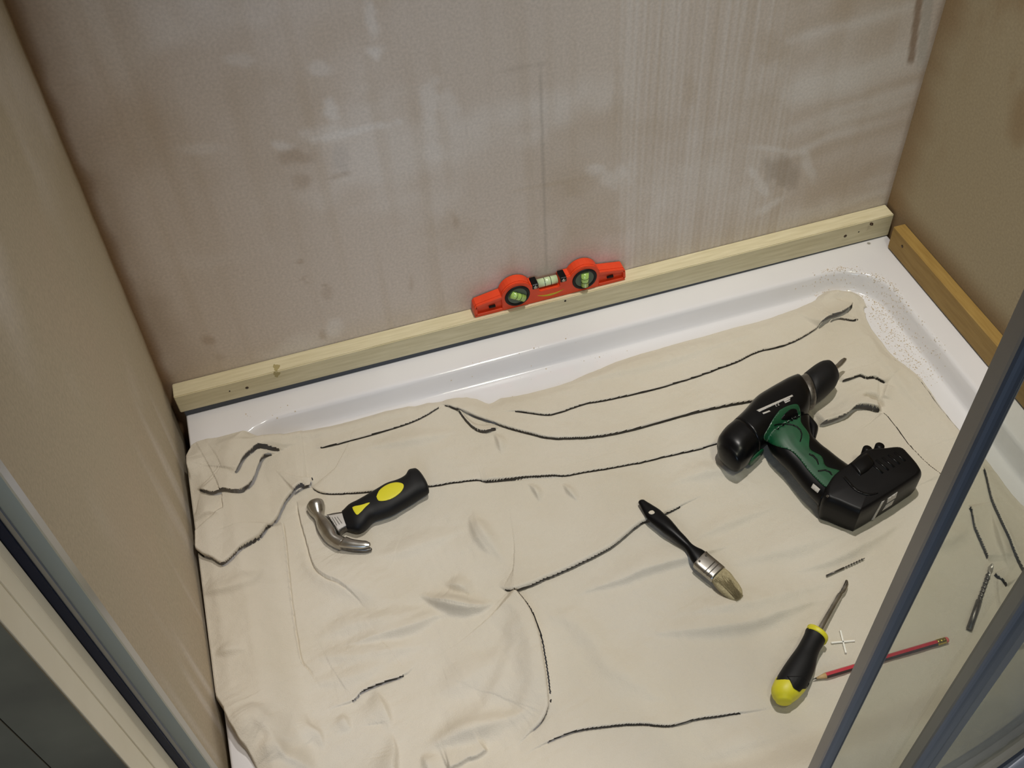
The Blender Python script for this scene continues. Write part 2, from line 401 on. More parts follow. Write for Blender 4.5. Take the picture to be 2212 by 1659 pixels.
# ---------------------------------------------------------------- shower tray
R_IN = (0.058, -0.80, 1.140, -0.0735, 0.085)   # inner edge of the flat rim, corner radius
def sd_in(x, y):
    x0, y0, x1, y1, r = R_IN; cx, cy = (x0+x1)/2, (y0+y1)/2
    qx = np.abs(x-cx)-(x1-x0)/2+r; qy = np.abs(y-cy)-(y1-y0)/2+r
    return np.sqrt(np.maximum(qx, 0)**2+np.maximum(qy, 0)**2)+np.minimum(np.maximum(qx, qy), 0)-r
DEPTH = .032; RIMZ = -.006
def prof(sd):   # height as a function of signed distance (negative = inside)
    t = np.clip(-sd/.017, 0, 1); z = -DEPTH*(t*t*(3-2*t)); return z - .004*sstep(.02, .3, -sd) + RIMZ
def front_y(x, s=.885, h=.19):
    R = .36/(2*h)+h/2; return -s+R-math.sqrt(max(R*R-(x-.6)**2, 0))
def tray():
    N = 240; rings = []
    x0, y0, x1, y1, r = R_IN
    base = []
    for cxx, cyy, a0 in ((x1-r, y1-r, 0), (x0+r, y1-r, 90), (x0+r, y0+r, 180), (x1-r, y0+r, 270)):
        for a in np.linspace(a0, a0+90, 14): t = math.radians(a); base.append((cxx+r*math.cos(t), cyy+r*math.sin(t), math.cos(t), math.sin(t)))
    # densify straight runs
    dense = []
    for i in range(len(base)):
        a = np.array(base[i]); b = np.array(base[(i+1) % len(base)]); L = np.hypot(*(b-a)[:2]); k = max(1, int(L/.03))
        for j in range(k): dense.append(a+(b-a)*j/k)
    base = np.array(dense)
    base[:, 2:] /= np.linalg.norm(base[:, 2:], axis=1)[:, None]
    def inset(d): return base[:, :2]+base[:, 2:]*d
    for d in (-.075, -.05, -.03, -.022, -.018, -.0155, -.013, -.010, -.007, -.0045, -.002, 0, .002, .005):
        xy = inset(d); rings.append(np.column_stack([xy, np.full(len(xy), float(prof(np.array(d))) - (.0006 if d > -.001 and d < .001 else 0))]))
    out = []
    for b in base:
        th = b[:2]-np.array([.6, -.4]); best = 9
        # ray from centre to the outer boundary
        for X, n in ((.0080, 0), (1.196, 0)):
            if abs(th[0]) > 1e-9 and (X-.6)/th[0] > 0: best = min(best, (X-.6)/th[0])
        if th[1] > 0: best = min(best, (-.004+.4)/th[1])
        p = np.array([.6, -.4])+th*best
        if th[1] < 0:
            lo, hi = 0, best
            for _ in range(30):
                mid = (lo+hi)/2; q = np.array([.6, -.4])+th*mid
                if q[1] < front_y(q[0])-.015: hi = mid
                else: lo = mid
            p = np.array([.6, -.4])+th*lo
        out.append(p)
    out = np.array(out); c = np.array([.6, -.4]); inn = inset(.005)
    rings.append(np.column_stack([inn*.5+out*.5, np.full(len(out), RIMZ)]))
    sh = out-(out-c)/np.linalg.norm(out-c, axis=1)[:, None]*.004
    rings.append(np.column_stack([sh, np.full(len(out), RIMZ)]))
    rings.append(np.column_stack([out-(out-c)/np.linalg.norm(out-c, axis=1)[:, None]*.001, np.full(len(out), RIMZ-.0015)]))
    rings.append(np.column_stack([out, np.full(len(out), RIMZ-.005)])); rings.append(np.column_stack([out, np.full(len(out), -.158)]))
    rings.insert(0, np.column_stack([c+(inset(-.075)-c)*.05, np.full(len(out), -DEPTH-.004+RIMZ)]))
    rings.insert(1, np.column_stack([c+(inset(-.075)-c)*.5, np.full(len(out), -DEPTH-.004+RIMZ)]))
    return loft('shower_tray', [r for r in rings], M['acrylic'], None, True)
tag(tray(), 'white acrylic shower tray with raised rim, under the dust sheet', 'shower tray')

# ---------------------------------------------------------------- dust sheet
def cbase(x, y):
    sd = sd_in(x, y)
    z = -DEPTH*sstep(-.004, .05, -sd) - .004*sstep(.02, .3, -sd)
    return z + .0088 + RIMZ
def px2cloth(x, y):
    z = -.02
    for _ in range(4):
        p = at(x, y, z); z = float(cbase(p[0], p[1]))
    return at(x, y, z)
outline_px = [(402,967),(415,951),(445,943),(483,936),(542,928),(633,915),(747,893),(861,862),(896,861),(930,853),(965,849),(996,849),(1030,858),(1058,868),(1081,855),(1138,847),(1234,818),(1330,776),(1465,734),
    (1638,688),(1700,665),(1756,640),(1776,618),(1797,606),(1822,612),(1846,616),(1866,626),(1874,645),(1870,665),(1878,690),(1908,735),(1945,772),(1989,808),(2024,858),(2076,925),(2136,985),(2161,1026),(2212,1082),(2300,1150),
    (2420,1400),(2300,1560),(2200,1600),(2130,1670),(2050,1740),(1700,1840),(1200,1800),(900,1780),(640,1760),(570,1700),(552,1655),(520,1605),(492,1556),(480,1528),(457,1492),(447,1470),(431,1377),(418,1258),(410,1195),(401,1160),(405,1140),(402,1110),(393,1080),(388,1040),(390,1000)]
OUT = crs([px2cloth(*p)[:2] for p in outline_px]+[px2cloth(*outline_px[0])[:2]], 3)[:-1]
_j = np.random.RandomState(3); OUT = OUT + _j.normal(0, .0006, OUT.shape)
OUT[:, 0] = np.clip(OUT[:, 0], .0015, 1.19)

CR = []   # creases: pixel polyline (high side on the left when walking), H, L, w, overhang, groove, taper ends
def cr(pts, H, L=.03, w=0, o=.0, g=0, t0=.1, t1=.1, r=.003): CR.append((pts, H*(2.1 if w > .002 and H > 0 else 1.3), L, w, o*1.25, g*1.6, t0, t1, r*.8))
C = 1
cr([(1084,895),(1119,893),(1177,899),(1215,891),(1265,873),(1311,866),(1388,849),(1503,815),(1590,785),(1638,761),(1700,744),(1745,722),(1785,694),(1800,688)], .0035, .05, 0, .0016, .0045, .06, .03)
cr([(1765,712),(1791,692),(1815,684),(1832,672),(1843,658)], .012, .016, 0, .002, .004, .1, .1)
cr([(1790,697),(1810,689),(1846,692),(1850,684)], .004, .012, 0, .001, .003)
cr([(675,972),(740,957),(850,926),(908,903),(940,884),(954,872)], .003, .035, 0, .0014, .0045, .1, .05)
cr([(946,876),(957,872),(1004,891),(1054,911),(1100,926),(1157,941),(1190,948),(1227,949),(1292,945),(1369,930),(1484,899),(1561,880),(1638,865),(1700,850)], .0055, .040, 0, .0022, .0045, .05, .1)
cr([(985,880),(996,895),(1012,917),(1030,932),(1050,936),(1068,930),(1083,925)], .007, .010, 0, .001, .002, .15, .15, .002)
cr([(990,878),(1010,900),(1030,914),(1052,918),(1078,920)], -.004, .010, .004, 0, 0, .2, .2)
cr([(669,1050),(682,1060),(701,1067),(730,1067),(805,1062),(870,1056),(927,1051),(975,1044),(1031,1038),(1050,1042),(1100,1038),(1134,1034),(1180,1031),(1219,1028),(1260,1021),(1304,1014),(1350,1006),(1400,997),(1434,988),(1500,973),(1546,959),(1610,945)], .0032, .045, 0, .0016, .0045, .02, .1)
cr([(1040,1045),(1060,1041),(1134,1036),(1200,1032),(1230,1028)], .0035, .02, 0, .0, .002, .1, .2)
# bunched flap by the left wall
cr([(400,1160),(408,1168),(418,1179),(438,1198),(464,1211),(483,1221),(503,1206),(520,1190),(561,1169),(581,1146),(600,1124),(610,1101),(622,1080),(646,1057),(669,1051)], .0095, .07, 0, .0024, .005, .02, .05, .004)
cr([(633,1070),(655,1056),(668,1052),(672,1044),(668,1032)], .006, .02, 0, .002, .003, .1, .1)
cr([(505,1035),(516,1027),(524,1012),(534,997),(548,987),(570,979),(620,976)], .0085, .022, 0, .0024, .005, .15, .2, .002)
cr([(421,1052),(440,1062),(463,1068),(485,1064),(505,1067),(522,1068),(540,1060),(552,1044),(560,1020),(568,1000),(581,990),(607,983)], .009, .025, 0, .0024, .005, .12, .15, .002)
cr([(400,1112),(420,1118),(450,1108),(470,1110),(480,1120)], .003, .02, .004, 0, 0)
cr([(398,975),(402,1000),(408,1018),(412,1032)], .005, .02, .003, 0, .002)
cr([(545,985),(580,972),(618,968),(650,960)], .004, .03, .004, 0, 0)
# torn corner right of the drill
cr([(1764,922),(1795,914),(1824,903),(1840,890),(1850,884),(1870,884),(1890,888),(1906,890)], .014, .022, 0, .0028, .005, .1, .1)
cr([(1860,862),(1875,858),(1895,866),(1912,880)], -.012, .006, .006, 0, 0, .15, .15)
cr([(1812,827),(1828,823),(1842,818),(1857,813),(1870,819),(1886,818),(1900,824),(1916,833)], .006, .02, 0, .0015, .0045, .1, .1)
cr([(1916,833),(1910,850),(1908,862)], .003, .01, .002, 0, .001)
cr([(2040,1040),(2029,1026),(2001,1003),(1970,973),(1938,932),(1915,902),(1900,890)], .0035, .03, 0, .001, .002, .1, .05)
cr([(2090,950),(2076,933),(2026,874),(1989,824),(1945,785),(1908,750)], .003, .03, 0, .0008, .0015, .05, .2)
# big folds of the middle
cr([(1072,1267),(1105,1277),(1141,1269),(1181,1251),(1253,1219),(1318,1186),(1362,1150),(1385,1132),(1400,1126),(1450,1106),(1490,1085),(1540,1063)], .009, .034, 0, .0026, .005, .08, .35, .006)
cr([(1108,1620),(1140,1590),(1166,1566),(1180,1541),(1183,1512),(1174,1439),(1163,1378),(1145,1327),(1119,1289),(1100,1274)], .011, .030, 0, .0026, .004, .3, .05, .006)
cr([(1225,1290),(1271,1276),(1344,1255),(1398,1233),(1488,1208),(1540,1190),(1600,1172)], .005, .028, .006, 0, 0, .2, .3)
cr([(1380,1370),(1450,1366),(1535,1360),(1615,1349),(1687,1324),(1741,1305),(1800,1292)], .006, .035, .010, 0, 0, .2, .3)
cr([(1430,1330),(1520,1318),(1620,1306),(1720,1278),(1820,1250)], .004, .03, .012, 0, 0, .3, .3)
cr([(1560,1225),(1680,1195),(1800,1160),(1900,1120)], .004, .03, .012, 0, 0, .3, .3)
cr([(1480,1180),(1530,1150),(1600,1120),(1700,1085)], .003, .02, .008, 0, 0, .3, .3)
cr([(1120,1640),(1159,1617),(1205,1595),(1253,1579),(1326,1569),(1380,1566),(1445,1570),(1506,1555),(1561,1547),(1640,1535),(1700,1520)], .005, .035, 0, .0012, .003, .2, .3)
cr([(905,1285),(917,1291),(940,1303),(961,1311),(985,1318),(1008,1320),(1030,1317),(1046,1312),(1070,1300)], .011, .018, .006, 0, .002, .15, .25)
cr([(960,1262),(985,1268),(1010,1278),(1022,1290)], .005, .015, .006, 0, 0)
cr([(740,1394),(780,1389),(834,1374),(888,1357),(920,1342),(943,1331),(980,1325)], .006, .022, .007, 0, 0, .3, .3)
cr([(690,1542),(718,1531),(762,1516),(783,1496),(816,1482),(870,1462),(892,1445),(906,1425)], .006, .03, 0, .0012, .003, .5, .35)
cr([(700,1500),(689,1486),(668,1450),(650,1428),(639,1374),(632,1324),(624,1258),(616,1180),(611,1140),(606,1126)], .0045, .05, .0012, 0, .006, .3, .05)
cr([(640,1080),(650,1125),(660,1161),(678,1222),(700,1248),(736,1266),(772,1295),(785,1310),(800,1325)], .0045, .045, .0013, 0, .005, .1, .35)
cr([(836,1580),(841,1559),(828,1530),(816,1504),(808,1490)], .004, .02, .005, 0, 0)
cr([(860,1760),(853,1700),(852,1656),(853,1620),(845,1580)], .006, .02, .004, 0, .001)
cr([(965,1665),(993,1653),(1010,1642),(1033,1635),(1055,1620)], .007, .02, .0015, .0008, .002)
cr([(1015,1110),(1022,1140),(1042,1178),(1070,1205)], .0035, .02, .006, 0, 0)
cr([(1140,1045),(1155,1060),(1168,1085)], .003, .008, .003, 0, 0)
cr([(1215,1045),(1230,1065),(1250,1085)], .003, .008, .003, 0, 0)
cr([(1065,935),(1078,955),(1084,985)], .003, .01, .004, 0, 0)
cr([(590,1560),(560,1545),(540,1520)], .004, .03, .01, 0, 0)
cr([(700,1620),(690,1590),(665,1570),(660,1540)], .004, .012, .005, 0, 0)
cr([(760,1580),(745,1560),(742,1540)], .003, .01, .005, 0, 0)
cr([(620,1640),(600,1610),(580,1580)], .005, .02, .008, 0, 0)
cr([(1095,1330),(1110,1380),(1100,1450),(1060,1520),(1020,1560)], .006, .03, .02, 0, 0, .3, .3)
cr([(930,1500),(990,1480),(1050,1440),(1080,1400)], .004, .03, .015, 0, 0, .3, .3)
cr([(930,1615),(1000,1590),(1060,1570),(1110,1545)], .005, .03, .010, 0, 0, .3, .3)
cr([(447,1475),(462,1500),(486,1538),(498,1562),(528,1612),(562,1670)], .010, .03, .003, 0, 0, .1, .05)
cr([(649,1174),(669,1225),(699,1250),(765,1275),(830,1298),(916,1288),(952,1275)], .0045, .05, .014, 0, 0)
cr([(1053,1295),(1103,1315),(1138,1366),(1154,1427),(1149,1502),(1103,1563),(1027,1603)], .004, .015, .015, 0, 0)
cr([(1017,1331),(1073,1356),(1103,1411),(1103,1472),(1073,1528),(1017,1568)], -.003, .014, .014, 0, 0)
cr([(901,1624),(977,1593),(1042,1573),(1113,1553),(1154,1548)], .004, .014, .012, 0, 0)
cr([(669,1386),(750,1356),(851,1336),(926,1305)], .004, .02, .012, 0, 0)
cr([(659,1416),(750,1422),(851,1406),(926,1391)], .004, .018, .010, 0, 0)
cr([(659,1477),(729,1472),(800,1452),(876,1401)], .0035, .018, .010, 0, 0)
cr([(1022,1093),(1037,1144),(1068,1184),(1093,1225)], .003, .012, .008, 0, 0)
cr([(800,1204),(851,1199),(926,1174),(1002,1144)], .0035, .02, .010, 0, 0)
cr([(775,972),(876,957),(952,942),(997,927)], .003, .018, .008, 0, 0)
cr([(421,1265),(441,1275),(497,1270),(548,1255),(568,1225)], .004, .02, .007, 0, 0)
cr([(462,1411),(497,1406),(537,1401)], .003, .012, .006, 0, 0)
cr([(548,1543),(568,1568),(608,1588),(649,1598)], .0035, .02, .008, 0, 0)
cr([(598,1608),(618,1634),(649,1649),(689,1669)], .004, .014, .006, 0, 0)
cr([(911,1629),(926,1658),(931,1689)], .0035, .012, .006, 0, 0)
cr([(1250,1400),(1300,1430),(1380,1480),(1440,1520)], .003, .03, .016, 0, 0)
cr([(1500,1640),(1600,1610),(1700,1590)], .004, .03, .014, 0, 0)
cr([(1180,1330),(1240,1345),(1290,1400),(1310,1460)], .003, .02, .012, 0, 0)
cr([(1430,1060),(1480,1035),(1560,1020),(1640,1050)], .003, .02, .008, 0, 0)
cr([(1700,1240),(1790,1215),(1880,1170),(1960,1120)], .0035, .02, .008, 0, 0)
cr([(1180,840),(1300,815),(1420,790),(1560,745),(1660,715)], .0025, .02, .008, 0, 0)
cr([(1870,700),(1900,770),(1960,850),(2030,930)], .002, .012, .008, 0, 0)
# behind the door glass
cr([(2090,1090),(2098,1106),(2103,1135),(2111,1155),(2124,1185),(2136,1216)], .006, .02, 0, .001, .004)
cr([(2115,1000),(2125,1014),(2140,1077),(2161,1132),(2186,1191),(2203,1225),(2225,1270)], .007, .02, 0, .0015, .003)
cr([(2140,1100),(2160,1180),(2185,1240)], .004, .012, .003, 0, 0)
cr([(2146,1240),(2160,1255),(2175,1270)], .006, .01, 0, .001, .004)
cr([(2152,1250),(2155,1290),(2162,1320)], .004, .01, .002, 0, .002)
cr([(1980,1180),(2040,1170),(2095,1140)], .004, .03, .010, 0, 0, .3, .3)
cr([(2212,1400),(2195,1380),(2180,1370)], .006, .02, .002, 0, .003)
cr([(1950,1650),(2060,1560),(2140,1450),(2200,1330)], .006, .04, .02, 0, 0, .3, .3)

def build_cloth():
    st = .00095
    gx = np.arange(0, 1.2, st); gy = np.arange(-.91, -.05, st)
    X, Y = np.meshgrid(gx, gy, indexing='ij')
    # distance to the hem and inside test
    nO = len(OUT); D2 = np.full(X.shape, 9.); NX = X.copy(); NY = Y.copy(); ins = np.zeros(X.shape, bool)
    for i in range(nO):
        a = OUT[i]; b = OUT[(i+1) % nO]; d = b-a; L2 = d@d+1e-12
        if a[1] != b[1]:
            j0, j1 = np.searchsorted(gy, min(a[1], b[1])), np.searchsorted(gy, max(a[1], b[1]))
            if j1 > j0:
                xx = a[0]+(gy[j0:j1]-a[1])/(b[1]-a[1])*d[0]; ins[:, j0:j1] ^= (gx[:, None] < xx[None])
        m = .05
        i0, i1 = np.searchsorted(gx, min(a[0], b[0])-m), np.searchsorted(gx, max(a[0], b[0])+m); j0, j1 = np.searchsorted(gy, min(a[1], b[1])-m), np.searchsorted(gy, max(a[1], b[1])+m)
        s = (slice(i0, i1), slice(j0, j1)); x = X[s]; y = Y[s]
        t = np.clip(((x-a[0])*d[0]+(y-a[1])*d[1])/L2, 0, 1); qx = a[0]+t*d[0]; qy = a[1]+t*d[1]; dd = (x-qx)**2+(y-qy)**2
        k = dd < D2[s]; D2[s][k] = dd[k]; NX[s][k] = qx[k]; NY[s][k] = qy[k]
    D = np.sqrt(D2)
    snap = (D < .62*st)
    X = np.where(snap, NX, X); Y = np.where(snap, NY, Y); inn = ins | snap
    D = np.where(snap, 0, D)
    H = np.zeros(X.shape); GAP = np.zeros(X.shape, bool); DX = np.zeros(X.shape); DY = np.zeros(X.shape)
    H += .0022*fbm(X*11, Y*15, 31, 3) + .0010*fbm(X*38+Y*10, Y*50, 35, 2)
    H += .0018*vnoise(X*9+Y*6, Y*34-X*9, 41)
    H += .0005*fbm(X*120, Y*120, 47, 2) + .0007*vnoise(X*150+Y*20, Y*45, 53)*sstep(-.1, .3, fbm(X*6, Y*6, 61))
    H += .0006*vnoise(X*40, Y*170-X*40, 57)*sstep(-.1, .3, fbm(X*5, Y*5, 65))
    for pts, h, L, w, o, g, t0, t1, r in CR:
        if w > .002: t0, t1 = max(t0, .32), max(t1, .32)
        Q = crs([px2cloth(*p)[:2] for p in pts], 6); n = len(Q)
        Q = Q + np.column_stack([.0005*vnoise(Q[:, 0]*300, Q[:, 1]*300, 1), .0005*vnoise(Q[:, 0]*300, Q[:, 1]*300, 2)])
        seg = np.linalg.norm(np.diff(Q, axis=0), axis=1); cum = np.concatenate([[0], np.cumsum(seg)]); tot = cum[-1]
        m = max(3.2*L, 3*w, .012)
        i0, i1 = np.searchsorted(gx, Q[:, 0].min()-m), np.searchsorted(gx, Q[:, 0].max()+m); j0, j1 = np.searchsorted(gy, Q[:, 1].min()-m), np.searchsorted(gy, Q[:, 1].max()+m)
        s = (slice(i0, i1), slice(j0, j1)); x = X[s]; y = Y[s]
        bd = np.full(x.shape, 9.); sg = np.zeros(x.shape); tt = np.zeros(x.shape); nx = np.zeros(x.shape); ny = np.zeros(x.shape)
        for i in range(n-1):
            a = Q[i]; d = Q[i+1]-a; L2 = d@d+1e-14
            ex, ey = x-a[0], y-a[1]; t = np.clip((ex*d[0]+ey*d[1])/L2, 0, 1)
            dd = (ex-t*d[0])**2+(ey-t*d[1])**2; k = dd < bd
            bd[k] = dd[k]; sg[k] = np.sign(d[0]*ey-d[1]*ex)[k]; tt[k] = (cum[i]+t*seg[i])[k]
            ln = math.sqrt(L2); nx[k] = -d[1]/ln; ny[k] = d[0]/ln
        dd = np.sqrt(bd); tq = tt/tot; amp = sstep(0, max(t0, .02), tq)*sstep(0, max(t1, .02), 1-tq)
        if w > .002:
            amp = np.sin(np.pi*np.clip(tq, 0, 1))**1.5
            dd = dd/(.35+.65*amp)
        hi = sg >= 0
        if w == 0:
            q = np.clip(dd/r, 0, 1); lip = np.sqrt(np.clip(1-(1-q)**2, 0, 1))
            f = np.where(hi, lip*np.exp(-(dd/L)), 0)*h
            f -= .25*g*np.exp(-(dd/.0013)**2)
            if o:
                away = (nx*(CAM[0]-x)+ny*(CAM[1]-y)) > 0       # low side hidden behind the lip: the gap lies outside it
                c0 = np.where(away, -(o*.8+.0012), .00015); sd_ = np.where(hi, dd, -dd)
                GAP[s] |= (np.abs(sd_-c0) < (.00062 if o > .0021 else .0005)) & (amp > (.42 if o > .0021 else .62)) & (amp*h > .0012)
        else:
            f = h*np.where(hi, np.exp(-(dd/L)**2), np.exp(-(dd/w)**2)) - g*np.exp(-(dd/.0016)**2)*np.where(hi, 0, 1)
        H[s] += f*amp
        if o:
            k = np.where(hi, np.clip(dd/.0012, 0, 1)*np.clip(1-dd/.012, 0, 1), 0)*amp*o
            DX[s] -= nx*k; DY[s] -= ny*k
    B = cbase(X, Y)
    sd = sd_in(X, Y); TZ = prof(sd)
    k = 1-sstep(0, .022, D); B = B*(1-k)+(TZ+.0036)*k
    Z = B+H
    hem = np.sqrt(np.clip(1-(1-np.clip(D/.0028, 0, 1))**2, 0, 1))
    Z = np.maximum(Z, TZ+.0012)
    Z = (TZ+.0006)*(1-hem)+Z*hem
    # rides up against the left wall in the bunch
    P = np.stack([np.clip(X+DX, .0012, 1.19), Y+DY, Z], -1)
    keep = inn[:-1, :-1] & inn[1:, :-1] & inn[:-1, 1:] & inn[1:, 1:]
    keep &= (GAP[:-1, :-1].astype(int) + GAP[1:, :-1] + GAP[:-1, 1:] + GAP[1:, 1:]) < 2   # open gaps between the overlapping layers
    me, used = gridmesh(P, keep)
    o = link('dust_sheet', me, M['cloth'], None, True)
    tag(o, 'cream cotton dust sheet, creased and folded, spread over the shower tray', 'dust sheet')
    def zof(x, y, rad=.004):
        i = int(round(x/st)); j = int(round((y+.91)/st)); k = max(1, int(rad/st)); return float(Z[max(0, i-k):i+k+1, max(0, j-k):j+k+1].max())
    return o, zof
cloth, zof = build_cloth()
def zpx(x, y, rad=.006):
    z = -.02
    for _ in range(3):
        p = at(x, y, z); z = zof(p[0], p[1], rad)
    return z

# ---------------------------------------------------------------- battens
BT = .0290; BH = .0405; LF = .0235
t = thing('wooden_batten', 'long pale pine batten fixed along the foot of the back wall', 'batten', (.6, -.012, .004))
bm = bmesh.new(); box_bm(bm, (.0035, -BT, .0035), (1.1955, -.0005, BH))
for v in bm.verts:
    if v.co.z < .02: v.co.z = .0045-.0075*v.co.x
bmesh.ops.bevel(bm, geom=bm.edges[:], offset=.0012, segments=2, affect='EDGES')
bb = bmobj('timber', bm, M['pine'], t)
for px_, py_, r in ((533.6,837.8,.0028),(1826,510,.0032),(1855,501,.0014),(496,845,.0013),(1221,650,.0020)):
    p = at_y(px_, py_, -BT-.0001); p[2] = max(p[2], .0072 if p[0] > 1 else 0)
    o = tube('screw' , [(p[0], -BT+.002, p[2]), (p[0], -BT-.0003, p[2])], [r, r*.9], M['screw'] if r > .002 else M['hole'], t, 12)
p = at(1883, 483, BH); tube('screw', [(p[0], p[1], BH-.002), (p[0], p[1], BH+.0003)], [.003, .0026], M['screw'], t, 10)
p = at_y(597, 806, -BT); n_ = 20
for fr in (0, 1):
    ring_ = []
    for a in np.linspace(0, 2*math.pi, n_+1)[:-1]:
        q = 1+.22*math.sin(3*a+1)+.12*math.sin(7*a)
        ring_.append((p[0]+.0048*q*math.cos(a), .0075*q*math.sin(a)))
    if fr == 0: A_ = [(x, -BT-.0002, BH-.006+z*.75) for x, z in ring_]; B_ = [(x, -BT+.001, BH-.006+z*.75) for x, z in ring_]
    else: A_ = [(x+.002, -BT+.0085+z*.9, BH+.0002) for x, z in ring_]; B_ = [(x+.002, -BT+.0085+z*.9, BH-.001) for x, z in ring_]
    obj('knot', A_+B_, [tuple(range(n_)), tuple(range(2*n_-1, n_-1, -1))]+[(i, (i+1) % n_, n_+(i+1) % n_, n_+i) for i in range(n_)], M['knot'], t)
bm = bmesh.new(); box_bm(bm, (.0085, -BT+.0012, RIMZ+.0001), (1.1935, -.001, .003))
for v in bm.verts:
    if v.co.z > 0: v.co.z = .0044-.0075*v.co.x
struct(bmobj('batten_gap_shade', bm, M['gap']))  # added dark strip: stands in for the shade between batten and tray rim
t = thing('wooden_batten', 'short orange-brown pine batten along the foot of the right wall', 'batten', (1.188, -.3, .001))
bm = bmesh.new(); box_bm(bm, (W-.0215, -.88, -.0035), (W-.0005, -.0555, BH), .0012)
bmobj('timber', bm, M['pine_dark'], t)
p = at_x(1949, 532, W-.0215); tube('screw', [(W-.0195, p[1], p[2]), (W-.0218, p[1], p[2])], [.003, .0026], M['screw'], t, 12)

# ---------------------------------------------------------------- spirit level
B0 = at_y(980+250/5.2667, 530+825/5.2667, -LF+.0005)
LX = B0[0]; LZ = BH+.0004; LY0 = -LF+.0005; LT = .0205
t = thing('spirit_level', 'orange torpedo spirit level with three vials, standing on the pale batten', 'spirit level', (LX+.124, LY0+LT/2, LZ))
def arc(cx, cz, r, a0, a1, n=12): return [(cx+r*math.cos(math.radians(a)), cz+r*math.sin(math.radians(a))) for a in np.linspace(a0, a1, n)]
c1, c2, cz, r1 = .0693, .1797, .0245, .0262
prf = [(0, 0), (.248, 0), (.2492, .004), (.2482, .0195), (.246, .0235), (.2055, .0305)] + arc(c2, cz, r1, 14, 152, 12) + [(.152, .0370), (.1425, .0365), (.1395, .0345), (.1385, .0235), (.1360, .0218), (.1080, .0218), (.1052, .0235), (.1042, .0345), (.1015, .0365), (.096, .0370)] + arc(c1, cz, r1, 28, 166, 12) + [(.0035, .0235), (.0005, .0195), (-.001, .004)]
RD = .0042
def extr(bm, poly, y0, y1, bev=0.0):
    vs = [bm.verts.new((LX+a, y0, LZ+b)) for a, b in poly]; f = bm.faces.new(vs); old = set(bm.edges)
    r = bmesh.ops.extrude_face_region(bm, geom=[f])
    for g in r['geom']:
        if isinstance(g, bmesh.types.BMVert): g.co.y = y1
    if bev:
        nw = set(vs) | {g for g in r['geom'] if isinstance(g, bmesh.types.BMVert)}
        es = [e for e in bm.edges if e.verts[0] in nw and e.verts[1] in nw and abs(e.verts[0].co.y-e.verts[1].co.y) < 1e-6]
        bmesh.ops.bevel(bm, geom=es, offset=bev, segments=2, affect='EDGES')
bm = bmesh.new(); extr(bm, prf, LY0+RD, LY0+LT, .0008)
mid = [(.0445, 0), (.2035, 0), (.2045, .0305)] + arc(c2, cz, r1, 14, 152, 12) + [(.152, .0370), (.1425, .0365), (.1395, .0345), (.1385, .0235), (.1360, .0218), (.1080, .0218), (.1052, .0235), (.1042, .0345), (.1015, .0365), (.096, .0370)] + arc(c1, cz, r1, 28, 166, 12) + [(.0437, .0300)]
extr(bm, mid, LY0, LY0+RD+.0002, .0008)
for pl in ([(0, 0), (.0446, 0), (.0446, .0062), (0, .0062)], [(-.001, .004), (.0042, .004), (.0042, .0235), (.0005, .0195)], [(.0005, .0165), (.0446, .0245), (.0446, .0303), (.0035, .0233)],
           [(.2034, 0), (.248, 0), (.248, .0062), (.2034, .0062)], [(.2445, .004), (.2492, .004), (.2482, .0195), (.2445, .0215)], [(.2034, .0245), (.2475, .0170), (.2460, .0233), (.2034, .0303)]):
    extr(bm, pl, LY0, LY0+RD+.0002, .0006)
bmesh.ops.recalc_face_normals(bm, faces=bm.faces)
body = bmobj('body', bm, M['orange'], t)
def yring(name, cx, cz_, r, rr, m):   # ring in the x-z plane
    V, F = [], []; n, k = 40, 8
    for i in range(n):
        a = 2*math.pi*i/n
        for j in range(k):
            b = 2*math.pi*j/k; q = r+rr*math.cos(b); V.append((LX+cx+q*math.cos(a), LY0-.0003+rr*.6*math.sin(b), LZ+cz_+q*math.sin(a)))
    for i in range(n):
        for j in range(k): F.append((i*k+j, ((i+1) % n)*k+j, ((i+1) % n)*k+(j+1) % k, i*k+(j+1) % k))
    return obj(name, V, F, m, t, True)
for cx, tilt in ((c1, -35), (c2, 90)):
    rg = yring('vial_ring', cx, cz, .0178, .0026, M['black_rubber'])
    tube('vial_bed', [(LX+cx, LY0+.002, LZ+cz), (LX+cx, LY0-.0004, LZ+cz)], .0172, M['vial_dark'], t, 36, False)
    a = math.radians(tilt); dx, dz = math.cos(a), math.sin(a)
    v = tube('vial', [(LX+cx-dx*.0125, LY0-.0012, LZ+cz-dz*.0125), (LX+cx+dx*.0125, LY0-.0012, LZ+cz+dz*.0125)], .0062, M['vial'], t, 14)
    for s in (-.004, .004):
        tube('vial_mark', [(LX+cx+dx*(s-.0004), LY0-.0012, LZ+cz+dz*(s-.0004)), (LX+cx+dx*(s+.0004), LY0-.0012, LZ+cz+dz*(s+.0004))], .0064, M['black_plastic'], t, 14)
v = tube('vial', [(LX+.1053, LY0+LT/2, LZ+.0292), (LX+.1373, LY0+LT/2, LZ+.0292)], .0070, M['vial_pale'], t, 18)
for s in (-.005, .005):
    tube('vial_mark', [(LX+.1213+s-.0004, LY0+LT/2, LZ+.0292), (LX+.1213+s+.0004, LY0+LT/2, LZ+.0292)], .0073, M['black_rubber'], t, 18)
for cx in (.0990, .1450):
    box('vial_clamp', (LX+cx-.0052, LY0-.0006, LZ+.0292), (LX+cx+.0052, LY0+LT-.002, LZ+.0385), M['black_plastic'], t, .0012)
    tube('clamp_screw', [(LX+cx, LY0-.0001, LZ+.0335), (LX+cx, LY0-.0014, LZ+.0335)], .0030, M['steel'], t, 12)
